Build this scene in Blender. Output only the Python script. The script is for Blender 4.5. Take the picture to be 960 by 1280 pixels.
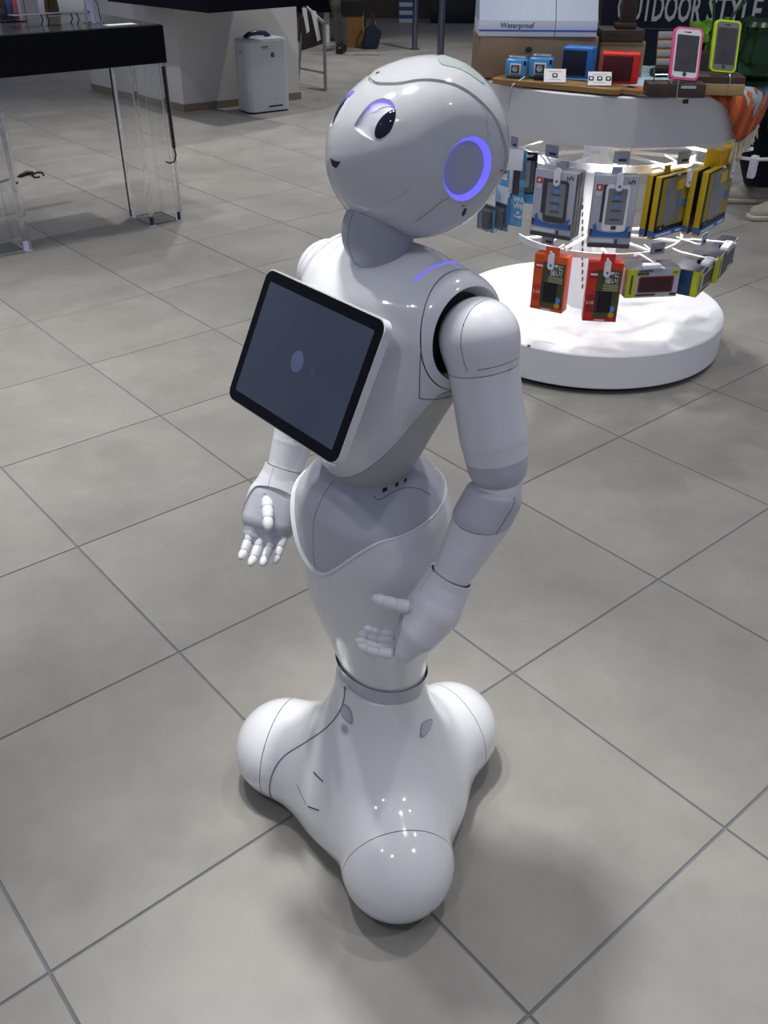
import bpy, bmesh, math, random
import numpy as np
from mathutils import Vector, Matrix

for o in list(bpy.data.objects): bpy.data.objects.remove(o)
scene = bpy.context.scene
col = scene.collection
random.seed(7); rng = np.random.default_rng(7)

# ------------------------------------------------------------------ camera
PITCH, ROLL, FPX, CAMZ = 0.581134707, 0.00722427, 1147.72, 1.33762
_r0 = np.array([1., 0, 0]); CF = np.array([0, math.cos(PITCH), -math.sin(PITCH)]); _u0 = np.cross(_r0, CF)
CR = math.cos(ROLL)*_r0 + math.sin(ROLL)*_u0; CU = -math.sin(ROLL)*_r0 + math.cos(ROLL)*_u0
CC = np.array([0, 0, CAMZ])
cam = bpy.data.cameras.new('camera'); camo = bpy.data.objects.new('camera', cam); col.objects.link(camo)
cam.sensor_fit = 'VERTICAL'; cam.sensor_height = 36; cam.lens = FPX/1280*36
cam.clip_start = .05; cam.clip_end = 60
camo.matrix_world = Matrix(((CR[0], CU[0], -CF[0], CC[0]), (CR[1], CU[1], -CF[1], CC[1]), (CR[2], CU[2], -CF[2], CC[2]), (0, 0, 0, 1)))
scene.camera = camo
def ray(px, py): return CR*(px-480)/FPX - CU*(py-640)/FPX + CF
def gnd(px, py, z=0.):
    d = ray(px, py); t = (z-CAMZ)/d[2]; return CC+t*d
def at(px, py, Y):
    d = ray(px, py); return CC+d*(Y/d[1])
def pj(P):
    d = np.asarray(P, float)-CC; z = d@CF; return 480+FPX*(d@CR)/z, 640-FPX*(d@CU)/z, z

# ------------------------------------------------------------------ light
scene.view_settings.view_transform = 'Standard'; scene.view_settings.look = 'None'
scene.view_settings.gamma = 1; scene.view_settings.use_curve_mapping = False
scene.view_settings.exposure = 0.0
DRUMW = 7.0
LK = 1.0
W = bpy.data.worlds.new('world'); scene.world = W; W.use_nodes = True
W.node_tree.nodes['Background'].inputs[0].default_value = (.76, .81, 1.08, 1)
W.node_tree.nodes['Background'].inputs[1].default_value = .27
def spot(x, y, z, power, tx=None, ty=None, tz=0., size=70, blend=.5, rad=.05, colr=(1, .985, .955)):
    l = bpy.data.lights.new('ceiling_spot', 'SPOT'); l.energy = power; l.spot_size = math.radians(size); l.spot_blend = blend
    l.shadow_soft_size = rad; l.color = colr
    o = bpy.data.objects.new('ceiling_spot', l); col.objects.link(o); o.location = (x, y, z)
    d = Vector(((x if tx is None else tx)-x, (y if ty is None else ty)-y, tz-z))
    o.rotation_euler = d.to_track_quat('-Z', 'Y').to_euler(); return o
def area(x, y, z, sx, sy, power, colr=(1, .98, .95), rot=(0, 0, 0)):
    l = bpy.data.lights.new('ceiling_panel', 'AREA'); l.shape = 'RECTANGLE'; l.size = sx; l.size_y = sy; l.energy = power; l.color = colr
    o = bpy.data.objects.new('ceiling_panel', l); col.objects.link(o); o.location = (x, y, z); o.rotation_euler = rot; return o
for (x, y, pw) in ((.75, 1.9, 60), (-.75, 1.75, 95), (-.6, -.2, 32), (-1.7, .5, 40), (1.7, .5, 88), (1.9, 2.2, 56), (-.3, 3.1, 62), (.9, 3.9, 70), (-1.5, 4.4, 82), (2.4, 4.4, 70), (.2, 5.6, 110), (-2.6, 6.2, 120), (-1.1, 6.3, 200), (1.4, 7.4, 105), (-.3, 8.2, 140), (-1.2, 10.8, 170), (.8, 10.8, 170)):
    spot(x, y, 3.0, pw*LK, size=96, blend=.9, rad=.05)
spot(-1.75, 2.6, 3.0, 340*LK, size=66, blend=1., rad=.05)
spot(-.28, 1.62, 3.0, 235*LK, -.03, 1.16, 1.08, size=32, blend=.9, rad=.09)
# ------------------------------------------------------------------ materials
MATS = {}
def lin(c): return tuple(((v/255)/12.92 if v/255 <= .04045 else ((v/255+.055)/1.055)**2.4) for v in c)
def mat(name, rgb, rough=.5, metal=0., coat=0., emit=None, estr=0., noise=0., nscale=20., trans=0., ior=1.45, bump=0., spec=.5, alpha=1., bscale=None):
    """rgb is sRGB 0-255 albedo; light procedural noise varies it"""
    if name in MATS: return MATS[name]
    m = bpy.data.materials.new(name); m.use_nodes = True; nt = m.node_tree; b = nt.nodes['Principled BSDF']
    c = lin(rgb)
    b.inputs['Base Color'].default_value = (*c, 1); b.inputs['Roughness'].default_value = rough; b.inputs['Metallic'].default_value = metal
    b.inputs['Coat Weight'].default_value = coat; b.inputs['Coat Roughness'].default_value = .05
    b.inputs['Transmission Weight'].default_value = trans; b.inputs['IOR'].default_value = ior; b.inputs['Specular IOR Level'].default_value = spec
    b.inputs['Alpha'].default_value = alpha
    if emit: b.inputs['Emission Color'].default_value = (*lin(emit), 1); b.inputs['Emission Strength'].default_value = estr
    if noise or bump:
        tc = nt.nodes.new('ShaderNodeTexCoord'); n = nt.nodes.new('ShaderNodeTexNoise'); n.inputs['Scale'].default_value = nscale; n.inputs['Detail'].default_value = 5
        nt.links.new(tc.outputs['Object'], n.inputs['Vector'])
        if noise:
            mr = nt.nodes.new('ShaderNodeMapRange'); mr.inputs['To Min'].default_value = 1-noise; mr.inputs['To Max'].default_value = 1+noise
            mr.inputs['From Min'].default_value = .3; mr.inputs['From Max'].default_value = .7
            mx = nt.nodes.new('ShaderNodeMix'); mx.data_type = 'RGBA'; mx.blend_type = 'MULTIPLY'; mx.inputs['Factor'].default_value = 1
            mx.inputs['A'].default_value = (*c, 1); nt.links.new(n.outputs['Fac'], mr.inputs['Value']); nt.links.new(mr.outputs['Result'], mx.inputs['B'])
            nt.links.new(mx.outputs['Result'], b.inputs['Base Color'])
        if bump:
            bp = nt.nodes.new('ShaderNodeBump'); bp.inputs['Strength'].default_value = bump; bp.inputs['Distance'].default_value = .002
            n2 = n
            if bscale: n2 = nt.nodes.new('ShaderNodeTexNoise'); n2.inputs['Scale'].default_value = bscale; nt.links.new(tc.outputs['Object'], n2.inputs['Vector'])
            nt.links.new(n2.outputs['Fac'], bp.inputs['Height']); nt.links.new(bp.outputs['Normal'], b.inputs['Normal'])
    MATS[name] = m; return m

# ------------------------------------------------------------------ object helpers
def thing(name, label, cat, loc=(0, 0, 0), rotz=0., group=None, rot=None):
    o = bpy.data.objects.new(name, None); col.objects.link(o); o.empty_display_size = .05
    o.location = loc; o.rotation_euler = rot if rot is not None else (0, 0, rotz)
    o['label'] = label; o['category'] = cat
    if group: o['group'] = group
    return o
def tag(o, label=None, cat=None, group=None, kind=None):
    if label: o['label'] = label
    if cat: o['category'] = cat
    if group: o['group'] = group
    if kind: o['kind'] = kind
    return o
def link(name, me, m, parent=None, label=None):
    o = bpy.data.objects.new(name, me); col.objects.link(o)
    for q in (m if isinstance(m, (list, tuple)) else [m]): me.materials.append(q)
    if parent is not None: o.parent = parent
    if label: o['label'] = label
    return o
def objbm(name, bm, m, parent=None, label=None, smooth=None):
    me = bpy.data.meshes.new(name)
    bmesh.ops.recalc_face_normals(bm, faces=bm.faces)
    bm.to_mesh(me); bm.free()
    if smooth is not None:
        me.shade_smooth() if smooth is True else (me.shade_smooth(), me.set_sharp_from_angle(angle=math.radians(smooth)))
    return link(name, me, m, parent, label)
def obj(name, v, f, m, parent=None, label=None, smooth=None):
    me = bpy.data.meshes.new(name); me.from_pydata([tuple(map(float, p)) for p in v], [], [tuple(int(i) for i in q) for q in f]); me.update()
    if smooth is not None:
        me.shade_smooth() if smooth is True else (me.shade_smooth(), me.set_sharp_from_angle(angle=math.radians(smooth)))
    return link(name, me, m, parent, label)
def box(bm, c, s, bev=0., rot=None, seg=2):
    M = Matrix.Translation(c) @ (rot.to_4x4() if rot is not None else Matrix.Identity(4)) @ Matrix.Diagonal((*s, 1))
    r = bmesh.ops.create_cube(bm, size=1, matrix=M)
    if bev: bmesh.ops.bevel(bm, geom=list({e for v in r['verts'] for e in v.link_edges}), offset=bev, segments=seg, affect='EDGES', profile=.5)
def boxo(name, c, s, m, parent=None, bev=0., rot=None, label=None, seg=2):
    bm = bmesh.new(); box(bm, c, s, bev, rot, seg); return objbm(name, bm, m, parent, label, 40 if bev else None)
def tube(bm, pts, r, n=8, cap=True):
    pts = [Vector(p) for p in pts]; rs = r if isinstance(r, (list, tuple)) else [r]*len(pts)
    prev = None; rings = []
    for i, p in enumerate(pts):
        t = ((pts[min(i+1, len(pts)-1)]-p).normalized()+(p-pts[max(i-1, 0)]).normalized())
        if t.length < 1e-9: t = Vector((0, 0, 1))
        t.normalize()
        a = t.orthogonal().normalized() if prev is None else (prev-t*prev.dot(t)).normalized()
        prev = a; b = t.cross(a)
        rings.append([bm.verts.new(p+(a*math.cos(2*math.pi*k/n)+b*math.sin(2*math.pi*k/n))*rs[i]) for k in range(n)])
    for A, B in zip(rings, rings[1:]):
        for k in range(n): bm.faces.new((A[k], A[(k+1) % n], B[(k+1) % n], B[k]))
    if cap: bm.faces.new(rings[0][::-1]); bm.faces.new(rings[-1])
def tubeo(name, pts, r, m, parent=None, n=8, label=None):
    bm = bmesh.new(); tube(bm, pts, r, n); return objbm(name, bm, m, parent, label, 50)
def lathe(bm, prof, n=48, c=(0, 0, 0), M=None):
    rings = []
    for r, z in prof:
        rings.append([bm.verts.new((M @ Vector((r*math.cos(2*math.pi*k/n), r*math.sin(2*math.pi*k/n), z)) if M else Vector((c[0]+r*math.cos(2*math.pi*k/n), c[1]+r*math.sin(2*math.pi*k/n), c[2]+z)))) for k in range(n)] if r > 1e-6
                     else [bm.verts.new(M @ Vector((0, 0, z)) if M else (c[0], c[1], c[2]+z))])
    for A, B in zip(rings, rings[1:]):
        for k in range(n):
            q = [A[k % len(A)], A[(k+1) % n % len(A)], B[(k+1) % n % len(B)], B[k % len(B)]]
            u = []
            for w in q:
                if w not in u: u.append(w)
            if len(u) > 2: bm.faces.new(u)
def latheo(name, prof, m, parent=None, n=48, c=(0, 0, 0), M=None, label=None, smooth=40):
    bm = bmesh.new(); lathe(bm, prof, n, c, M); return objbm(name, bm, m, parent, label, smooth)
def prism(bm, poly, z0, z1, M=None):
    lo = [bm.verts.new((M @ Vector((x, y, z0))) if M else (x, y, z0)) for x, y in poly]
    hi = [bm.verts.new((M @ Vector((x, y, z1))) if M else (x, y, z1)) for x, y in poly]
    bm.faces.new(lo[::-1]); bm.faces.new(hi); n = len(poly)
    for k in range(n): bm.faces.new((lo[k], lo[(k+1) % n], hi[(k+1) % n], hi[k]))
def prismo(name, poly, z0, z1, m, parent=None, M=None, label=None, smooth=None):
    bm = bmesh.new(); prism(bm, poly, z0, z1, M); return objbm(name, bm, m, parent, label, smooth)
def rrect(w, h, r, n=5, cx=0, cy=0):
    P = []
    for sx, sy, a0 in ((1, 1, 0), (-1, 1, 90), (-1, -1, 180), (1, -1, 270)):
        for k in range(n+1):
            a = math.radians(a0+90*k/n); P.append((cx+sx*(w/2-r)+r*math.cos(a), cy+sy*(h/2-r)+r*math.sin(a)))
    return P
FONTS = None
def text(name, body, size, m, parent, loc, rot, label=None, ext=.0004, align='CENTER', sx=1., shear=0., bold=0.):
    cu = bpy.data.curves.new(name, 'FONT'); cu.body = body; cu.size = size; cu.align_x = align; cu.align_y = 'CENTER'; cu.extrude = ext; cu.resolution_u = 2; cu.shear = shear; cu.offset = bold
    t = bpy.data.objects.new(name, cu); col.objects.link(t)
    me = bpy.data.meshes.new_from_object(t); bpy.data.objects.remove(t); me.name = name
    o = link(name, me, m, parent, label); o.location = loc; o.rotation_euler = rot; o.scale = (sx, 1, 1); return o

# ------------------------------------------------------------------ implicit surfaces -> smooth shells
def sell(p, c, r):
    q = p-np.array(c); r = np.array(r); k0 = np.sqrt(((q/r)**2).sum(1)); k1 = np.sqrt(((q/r**2)**2).sum(1))+1e-9; return k0*(k0-1)/k1
def cone(p, a, b, ra, rb):
    a = np.array(a, float); b = np.array(b, float); ba = b-a; t = np.clip(((p-a)@ba)/(ba@ba), 0, 1); return np.linalg.norm(p-a-t[:, None]*ba, axis=1)-(ra+(rb-ra)*t)
def chain(p, pts, rs, k=.01):
    d = None
    for i in range(len(pts)-1):
        e = cone(p, pts[i], pts[i+1], rs[i], rs[i+1]); d = e if d is None else np.minimum(d, e)
    return d
def smin(a, b, k):
    h = np.clip(.5+.5*(b-a)/k, 0, 1); return b+(a-b)*h-k*h*(1-h)
def smax(a, b, k): return -smin(-a, -b, k)
def hermite(xt, yt):
    xt = np.array(xt, float); yt = np.array(yt, float); d = np.diff(yt)/np.diff(xt); m = np.zeros(len(xt)); m[0] = d[0]; m[-1] = d[-1]
    for i in range(1, len(xt)-1): m[i] = 0 if d[i-1]*d[i] <= 0 else 2*d[i-1]*d[i]/(d[i-1]+d[i])
    def f(x):
        x = np.clip(x, xt[0], xt[-1]); i = np.clip(np.searchsorted(xt, x)-1, 0, len(xt)-2); h = xt[i+1]-xt[i]; t = (x-xt[i])/h
        return (2*t**3-3*t*t+1)*yt[i]+(t**3-2*t*t+t)*h*m[i]+(3*t*t-2*t**3)*yt[i+1]+(t**3-t*t)*h*m[i+1]
    return f
def loft(zt, at_, bt, ct, k=.01, n=2.):
    A, B, Cx = hermite(zt, at_), hermite(zt, bt), hermite(zt, ct)
    def f(p):
        z = p[:, 2]; a = A(z); b = B(z)
        r = ((np.abs(p[:, 0]-Cx(z))/a)**n+(np.abs(p[:, 1])/b)**n)**(1/n)
        return smax((r-1)*np.minimum(a, b), np.maximum(zt[0]-z, z-zt[-1]), k)
    return f
def grad(f, p, e=2e-4):
    g = np.empty_like(p)
    for i in range(3):
        d = np.zeros(3); d[i] = e; g[:, i] = (f(p+d)-f(p-d))/(2*e)
    return g
def nets(f, lo, hi, h):
    lo = np.array(lo, float); n = np.ceil((np.array(hi)-lo)/h).astype(int)+1
    ax = [lo[i]+h*np.arange(n[i]) for i in range(3)]
    P = np.stack(np.meshgrid(*ax, indexing='ij'), -1).reshape(-1, 3)
    V = f(P).reshape(n); I = V < 0
    cs = sum(I[a:n[0]-1+a, b:n[1]-1+b, c:n[2]-1+c].astype(np.int8) for a in (0, 1) for b in (0, 1) for c in (0, 1))
    mix = (cs > 0) & (cs < 8); idx = -np.ones(mix.shape, int); ii = np.argwhere(mix); idx[mix] = np.arange(len(ii))
    v = lo+h*(ii+.5); Q = []
    for a in range(3):
        b, c = (a+1) % 3, (a+2) % 3
        s0 = [slice(None)]*3; s1 = [slice(None)]*3
        s0[a] = slice(0, n[a]-1); s1[a] = slice(1, n[a])
        for s in (s0, s1):
            s[b] = slice(1, n[b]-1); s[c] = slice(1, n[c]-1)
        i0 = I[tuple(s0)]; i1 = I[tuple(s1)]
        e = np.argwhere(i0 != i1)
        if not len(e): continue
        ins = i0[tuple(e.T)]
        def cell(db, dc):
            w = e.copy(); w[:, b] += db; w[:, c] += dc; return idx[tuple(w.T)]
        q = np.stack([cell(0, 0), cell(1, 0), cell(1, 1), cell(0, 1)], 1)
        q[~ins] = q[~ins][:, ::-1]; Q.append(q)
    Q = np.concatenate(Q)
    for _ in range(6):
        d = f(v); g = grad(f, v); st = d[:, None]*g/((g*g).sum(1)[:, None]+1e-9)
        L = np.linalg.norm(st, axis=1)[:, None]; st *= np.minimum(1, h/(L+1e-12)); v = v-st*.9
    return Shell(v, [tuple(q) for q in Q], f)
class Shell:
    """polygon soup lying on the zero set of f; rim = list of (polygon of 3d points, normal)"""
    def __init__(s, v, f, fn, rv=None, rn=None, rf=None):
        s.v = np.asarray(v, float); s.f = f; s.fn = fn
        s.rv = rv if rv is not None else np.zeros((0, 3)); s.rn = rn if rn is not None else np.zeros((0, 3)); s.rf = rf or []
    def clip(s, g, rim=0.):
        """part where g > 0, with an inward rim of the given depth along the cut"""
        gv = g(s.v); keep = gv > 0
        nv = list(map(tuple, s.v)); cut = {}; F = []; newi = set()
        A, B = [], []
        for q in s.f:
            k = [keep[i] for i in q]
            if all(k): F.append(q); continue
            if not any(k): continue
            out = []
            for j, i in enumerate(q):
                i2 = q[(j+1) % len(q)]
                if keep[i]: out.append(i)
                if keep[i] != keep[i2]:
                    key = (min(i, i2), max(i, i2))
                    if key not in cut:
                        cut[key] = len(nv); a, b = key; t = gv[a]/(gv[a]-gv[b]); nv.append(tuple(s.v[a]+(s.v[b]-s.v[a])*t)); newi.add(cut[key])
                    out.append(cut[key])
            if len(out) > 2: F.append(tuple(out))
        nv = np.array(nv)
        used = np.unique(np.concatenate([np.array(q) for q in F])) if F else np.zeros(0, int)
        mp = -np.ones(len(nv), int); mp[used] = np.arange(len(used))
        v2 = nv[used]; F = [tuple(mp[i] for i in q) for q in F]; new = {mp[i] for i in newi if mp[i] >= 0}
        if len(new):
            ni = np.array(sorted(new))
            for _ in range(2):
                w = v2[ni]; d = s.fn(w); gr = grad(s.fn, w); st = d[:, None]*gr/((gr*gr).sum(1)[:, None]+1e-9); L = np.linalg.norm(st, axis=1)[:, None]
                v2[ni] = w-st*np.minimum(1, .002/(L+1e-12))
                w = v2[ni]; d = g(w); gr = grad(g, w); gr2 = (gr*gr).sum(1)[:, None]; st = d[:, None]*gr/(gr2+1e-9); L = np.linalg.norm(st, axis=1)[:, None]
                v2[ni] = w-st*np.minimum(1, .002/(L+1e-12))
        r = Shell(v2, F, s.fn, s.rv, s.rn, list(s.rf))
        if len(s.rv):
            kr = g(s.rv) > -1e-3; r.rf = [q for q in s.rf if all(kr[i] for i in q)]
        if rim and new:
            ed = {}
            for q in F:
                for j in range(len(q)):
                    a, b = q[j], q[(j+1) % len(q)]; ed[(a, b)] = 1
            be = [(a, b) for (a, b) in ed if (b, a) not in ed and a in new and b in new]
            if be:
                vi = sorted({i for e in be for i in e}); m2 = {i: k for k, i in enumerate(vi)}; w = v2[vi]
                nn = grad(s.fn, w); nn /= np.linalg.norm(nn, axis=1)[:, None]+1e-9
                gg = grad(g, w); gg -= (gg*nn).sum(1)[:, None]*nn; gg /= -(np.linalg.norm(gg, axis=1)[:, None]+1e-9)
                o = len(r.rv); k = len(vi)
                r.rv = np.concatenate([r.rv, w, w-nn*rim]); r.rn = np.concatenate([r.rn, gg, gg])
                r.rf = r.rf+[(o+m2[b], o+m2[a], o+k+m2[a], o+k+m2[b]) for a, b in be]
        return r
    def join(s, t):
        o = len(s.v); ro = len(s.rv)
        return Shell(np.concatenate([s.v, t.v]), s.f+[tuple(i+o for i in q) for q in t.f], s.fn, np.concatenate([s.rv, t.rv]), np.concatenate([s.rn, t.rn]), s.rf+[tuple(i+ro for i in q) for q in t.rf])
    def groove(s, g, w=.0008, region=None, rim=.004):
        """a panel joint: the shell is really cut along g = 0, both lips turned inward"""
        gg = g
        def g(p):
            v = gg(p); G = grad(gg, p); N = grad(s.fn, p); N /= np.linalg.norm(N, axis=1)[:, None]+1e-9; G = G-(G*N).sum(1)[:, None]*N
            return v/np.maximum(np.linalg.norm(G, axis=1), .3)
        if region is not None:
            a = s.clip(region); b = s.clip(lambda p: -region(p)); return a.groove(gg, w, None, rim).join(b)
        return s.clip(lambda p: g(p)-w, rim).join(s.clip(lambda p: -g(p)-w, rim))
    def build(s, name, m, parent, label=None):
        if s.rf:
            u = sorted({i for q in s.rf for i in q}); k = {i: j for j, i in enumerate(u)}; s.rv, s.rn, s.rf = s.rv[u], s.rn[u], [tuple(k[i] for i in q) for q in s.rf]
        else: s.rv, s.rn = np.zeros((0, 3)), np.zeros((0, 3))
        n = grad(s.fn, s.v); n /= np.linalg.norm(n, axis=1)[:, None]+1e-9
        o = len(s.v); V = np.concatenate([s.v, s.rv]); N = np.concatenate([n, s.rn]); F = s.f+[tuple(i+o for i in q) for q in s.rf]
        me = bpy.data.meshes.new(name); me.from_pydata(V.tolist(), [], [tuple(int(i) for i in q) for q in F]); me.update(); me.shade_smooth()
        me.normals_split_custom_set_from_vertices(N.tolist())
        return link(name, me, m, parent, label)
def hit(f, o, d, t0, t1, n=160):
    """first point of the ray on the zero set"""
    t = np.linspace(t0, t1, n); v = f(o+t[:, None]*d); i = np.argmax(v < 0)
    if v[i] >= 0: i = np.argmin(v); return o+t[i]*d
    a, b = t[max(i-1, 0)], t[i]
    for _ in range(30):
        c = (a+b)/2
        if f((o+c*d)[None])[0] < 0: b = c
        else: a = c
    return o+b*d
def sdpoly(P, poly):
    """signed 2d distance to a polygon, negative inside"""
    poly = np.asarray(poly); n = len(poly); d = np.full(len(P), 1e9); s = np.zeros(len(P), bool)
    for i in range(n):
        a = poly[i]; b = poly[(i+1) % n]; e = b-a; w = P-a; t = np.clip((w@e)/(e@e), 0, 1); q = w-t[:, None]*e; d = np.minimum(d, np.linalg.norm(q, axis=1))
        c = ((a[1] > P[:, 1]) != (b[1] > P[:, 1])); x = (b[0]-a[0])*(P[:, 1]-a[1])/((b[1]-a[1]) if abs(b[1]-a[1]) > 1e-12 else 1e-12)+a[0]
        s ^= c & (P[:, 0] < x)
    return np.where(s, -d, d)
def smooth_closed(P, it=2):
    P = np.asarray(P, float)
    for _ in range(it):
        Q = np.roll(P, -1, 0); P = np.stack([.75*P+.25*Q, .25*P+.75*Q], 1).reshape(-1, P.shape[1])
    return P
# ------------------------------------------------------------------ floor of square tiles
TS = .505; TA = np.array([.3269, -.385]); TB = np.array([-.385, -.3269]); TO = np.array([-.112, 1.0977])
def floor_mat():
    m = bpy.data.materials.new('floor_tile'); m.use_nodes = True; nt = m.node_tree; b = nt.nodes['Principled BSDF']; L = nt.links
    ge = nt.nodes.new('ShaderNodeNewGeometry'); oi = nt.nodes.new('ShaderNodeObjectInfo')
    vm = nt.nodes.new('ShaderNodeVectorMath'); vm.operation = 'ADD'; sc = nt.nodes.new('ShaderNodeVectorMath'); sc.operation = 'SCALE'; sc.inputs[0].default_value = (7, 3, 11)
    L.new(oi.outputs['Random'], sc.inputs['Scale']); L.new(ge.outputs['Position'], vm.inputs[0]); L.new(sc.outputs[0], vm.inputs[1])
    def noise(s, det, r=.6):
        n = nt.nodes.new('ShaderNodeTexNoise'); n.inputs['Scale'].default_value = s; n.inputs['Detail'].default_value = det; n.inputs['Roughness'].default_value = r; L.new(vm.outputs[0], n.inputs['Vector']); return n
    n1, n2 = noise(3.2, 8, .62), noise(22, 4)
    r = nt.nodes.new('ShaderNodeValToRGB'); r.color_ramp.elements[0].position = .33; r.color_ramp.elements[1].position = .68
    r.color_ramp.elements[0].color = (*lin(FLOOR_A), 1); r.color_ramp.elements[1].color = (*lin(FLOOR_B), 1); L.new(n1.outputs['Fac'], r.inputs[0])
    mr = nt.nodes.new('ShaderNodeMapRange'); mr.inputs['From Min'].default_value = .3; mr.inputs['From Max'].default_value = .72; mr.inputs['To Min'].default_value = .96; mr.inputs['To Max'].default_value = 1.035; L.new(n2.outputs['Fac'], mr.inputs['Value'])
    tv = nt.nodes.new('ShaderNodeMapRange'); tv.inputs['To Min'].default_value = .975; tv.inputs['To Max'].default_value = 1.025; L.new(oi.outputs['Random'], tv.inputs['Value'])
    mu = nt.nodes.new('ShaderNodeMath'); mu.operation = 'MULTIPLY'; L.new(mr.outputs[0], mu.inputs[0]); L.new(tv.outputs[0], mu.inputs[1])
    mx = nt.nodes.new('ShaderNodeMix'); mx.data_type = 'RGBA'; mx.blend_type = 'MULTIPLY'; mx.inputs['Factor'].default_value = 1; L.new(r.outputs[0], mx.inputs['A']); L.new(mu.outputs[0], mx.inputs['B'])
    L.new(mx.outputs['Result'], b.inputs['Base Color'])
    rr = nt.nodes.new('ShaderNodeMapRange'); rr.inputs['To Min'].default_value = .34; rr.inputs['To Max'].default_value = .5; L.new(n1.outputs['Fac'], rr.inputs['Value']); L.new(rr.outputs[0], b.inputs['Roughness'])
    b.inputs['Specular IOR Level'].default_value = .4
    bp = nt.nodes.new('ShaderNodeBump'); bp.inputs['Strength'].default_value = .08; bp.inputs['Distance'].default_value = .002; L.new(n2.outputs['Fac'], bp.inputs['Height']); L.new(bp.outputs[0], b.inputs['Normal'])
    return m
FLOOR_A, FLOOR_B = (131, 128.5, 123), (148, 145.5, 139)
FM = floor_mat(); GROUT = mat('grout', (108, 110, 115), .8, noise=.06)
floor = boxo('floor', (0, 7.5, -.0225), (17, 18, .04), GROUT); floor['kind'] = 'structure'
ang = math.atan2(TA[1], TA[0])
cand, rest = [], []
for i in range(-45, 20):
    for j in range(-45, 25):
        c = TO+TA*(i+.5)+TB*(j+.5)
        ok = False
        for di in (-.5, 0, .5):
            for dj in (-.5, 0, .5):
                p = c+TA*di+TB*dj
                x, y, z = pj((*p, 0))
                if z > .25 and -130 < x < 1090 and -30 < y < 1400: ok = True
        if c[1] > 16 or c[1] < -1.2 or abs(c[0]) > 8.2: continue
        (cand if ok else rest).append((np.hypot(c[0], c[1]-.3), c))
cand.sort(key=lambda t: t[0])
bm = bmesh.new(); g_ = .0042; box(bm, (0, 0, -.006), (TS-g_, TS-g_, .012), .0012, None, 1)
tile_me = bpy.data.meshes.new('tile'); bm.to_mesh(tile_me); bm.free(); tile_me.materials.append(FM)
far = bmesh.new()
for k, (d, c) in enumerate(cand+rest):
    if k < min(300, len(cand)):
        o = bpy.data.objects.new('tile', tile_me); col.objects.link(o); o.parent = floor; o.location = (c[0], c[1], 0); o.rotation_euler = (0, 0, ang)
    else:
        box(far, (c[0], c[1], -.006), (TS-g_, TS-g_, .012), 0, Matrix.Rotation(ang, 3, 'Z'))
if far.verts:
    o = objbm('outer_tiles', far, FM, floor); o['kind'] = 'stuff'
else: far.free()

# ------------------------------------------------------------------ the humanoid robot
WHITE = mat('gloss_white_plastic', (225, 227, 229), .13, coat=.6, noise=.012, nscale=9)
SATIN = mat('satin_white_plastic', (221, 222, 226), .33, coat=.15, noise=.012, nscale=9)
LGREY = mat('light_grey_plastic', (186, 188, 196), .32, coat=.2, noise=.015, nscale=12)
WGREY = mat('warm_grey_plastic', (186, 186, 184), .4, noise=.015, nscale=12)
MGREY = mat('mid_grey_plastic', (160, 164, 174), .38, noise=.02, nscale=12)
DARK = mat('dark_gap_rubber', (28, 30, 38), .55, noise=.05)
SEAM = mat('seam_grey', (120, 120, 128), .6, noise=.03)
BLACKG = mat('black_glass', (5, 6, 12), .10, noise=.05, spec=.22)
VIOLET = mat('violet_light', (120, 112, 255), .4, emit=(116, 112, 250), estr=.75, noise=.02)
RX, RY, RTH = -.005, 1.09, math.radians(-140)
robot = thing('humanoid_robot', 'glossy white humanoid robot with a black tablet on its chest', 'robot', (RX, RY, 0), RTH)
_f = np.array([math.cos(RTH), math.sin(RTH), 0]); _l = np.array([-math.sin(RTH), math.cos(RTH), 0])
def w2l(p): q = np.asarray(p)-np.array([RX, RY, 0]); return np.array([q@_f, q@_l, q[2]])
def onsurf(fn, px, py):
    """where the line of sight of a measured outline point meets the robot's own surface"""
    d = ray(px, py); o = w2l(CC); dl = np.array([d@_f, d@_l, d[2]])
    if fn in HEADF: o = HC+HR@(o-HC); dl = HR@dl
    return hit(fn, o, dl, .8, 2.2, 500)
HEADF = []
A3 = lambda *p: np.array(p, float)
HM = .0045 if True else .008

# base: three lobes round a central column
LOB = [A3(.09, .155, .073), A3(.09, -.155, .073), A3(-.165, 0, .073)]
def f_base(p):
    d = None
    for c in LOB:
        e = smin(sell(p, c, (.089, .089, .086)), cone(p, c+A3(0, 0, -.01), A3(0, 0, .10), .07, .085), .03)
        d = e if d is None else smin(d, e, .05)
    d = smin(d, sell(p, A3(0, 0, .05), (.135, .15, .10)), .06)
    d = smin(d, cone(p, A3(0, 0, .05), A3(-.002, 0, .42), .105, .058), .11)
    return d
base_top = lambda p: .306+.16*p[:, 0]-.05*p[:, 1]-p[:, 2]
S = nets(f_base, (-.30, -.29, -.02), (.22, .29, .40), .006)
S = S.clip(lambda p: p[:, 2]-.03, .01).clip(base_top, .008)
lobes = []
for c in LOB:
    d = A3(c[0], c[1], 0); d /= np.linalg.norm(d); off = np.linalg.norm(c[:2])+.008
    g = lambda p, d=d, off=off: p@d-off-.25*(p[:, 2]-.09)*0
    lobes.append(S.clip(lambda p, g=g: g(p)-.0008, .004)); S = S.clip(lambda p, g=g: -g(p)-.0008, .004)
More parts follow.
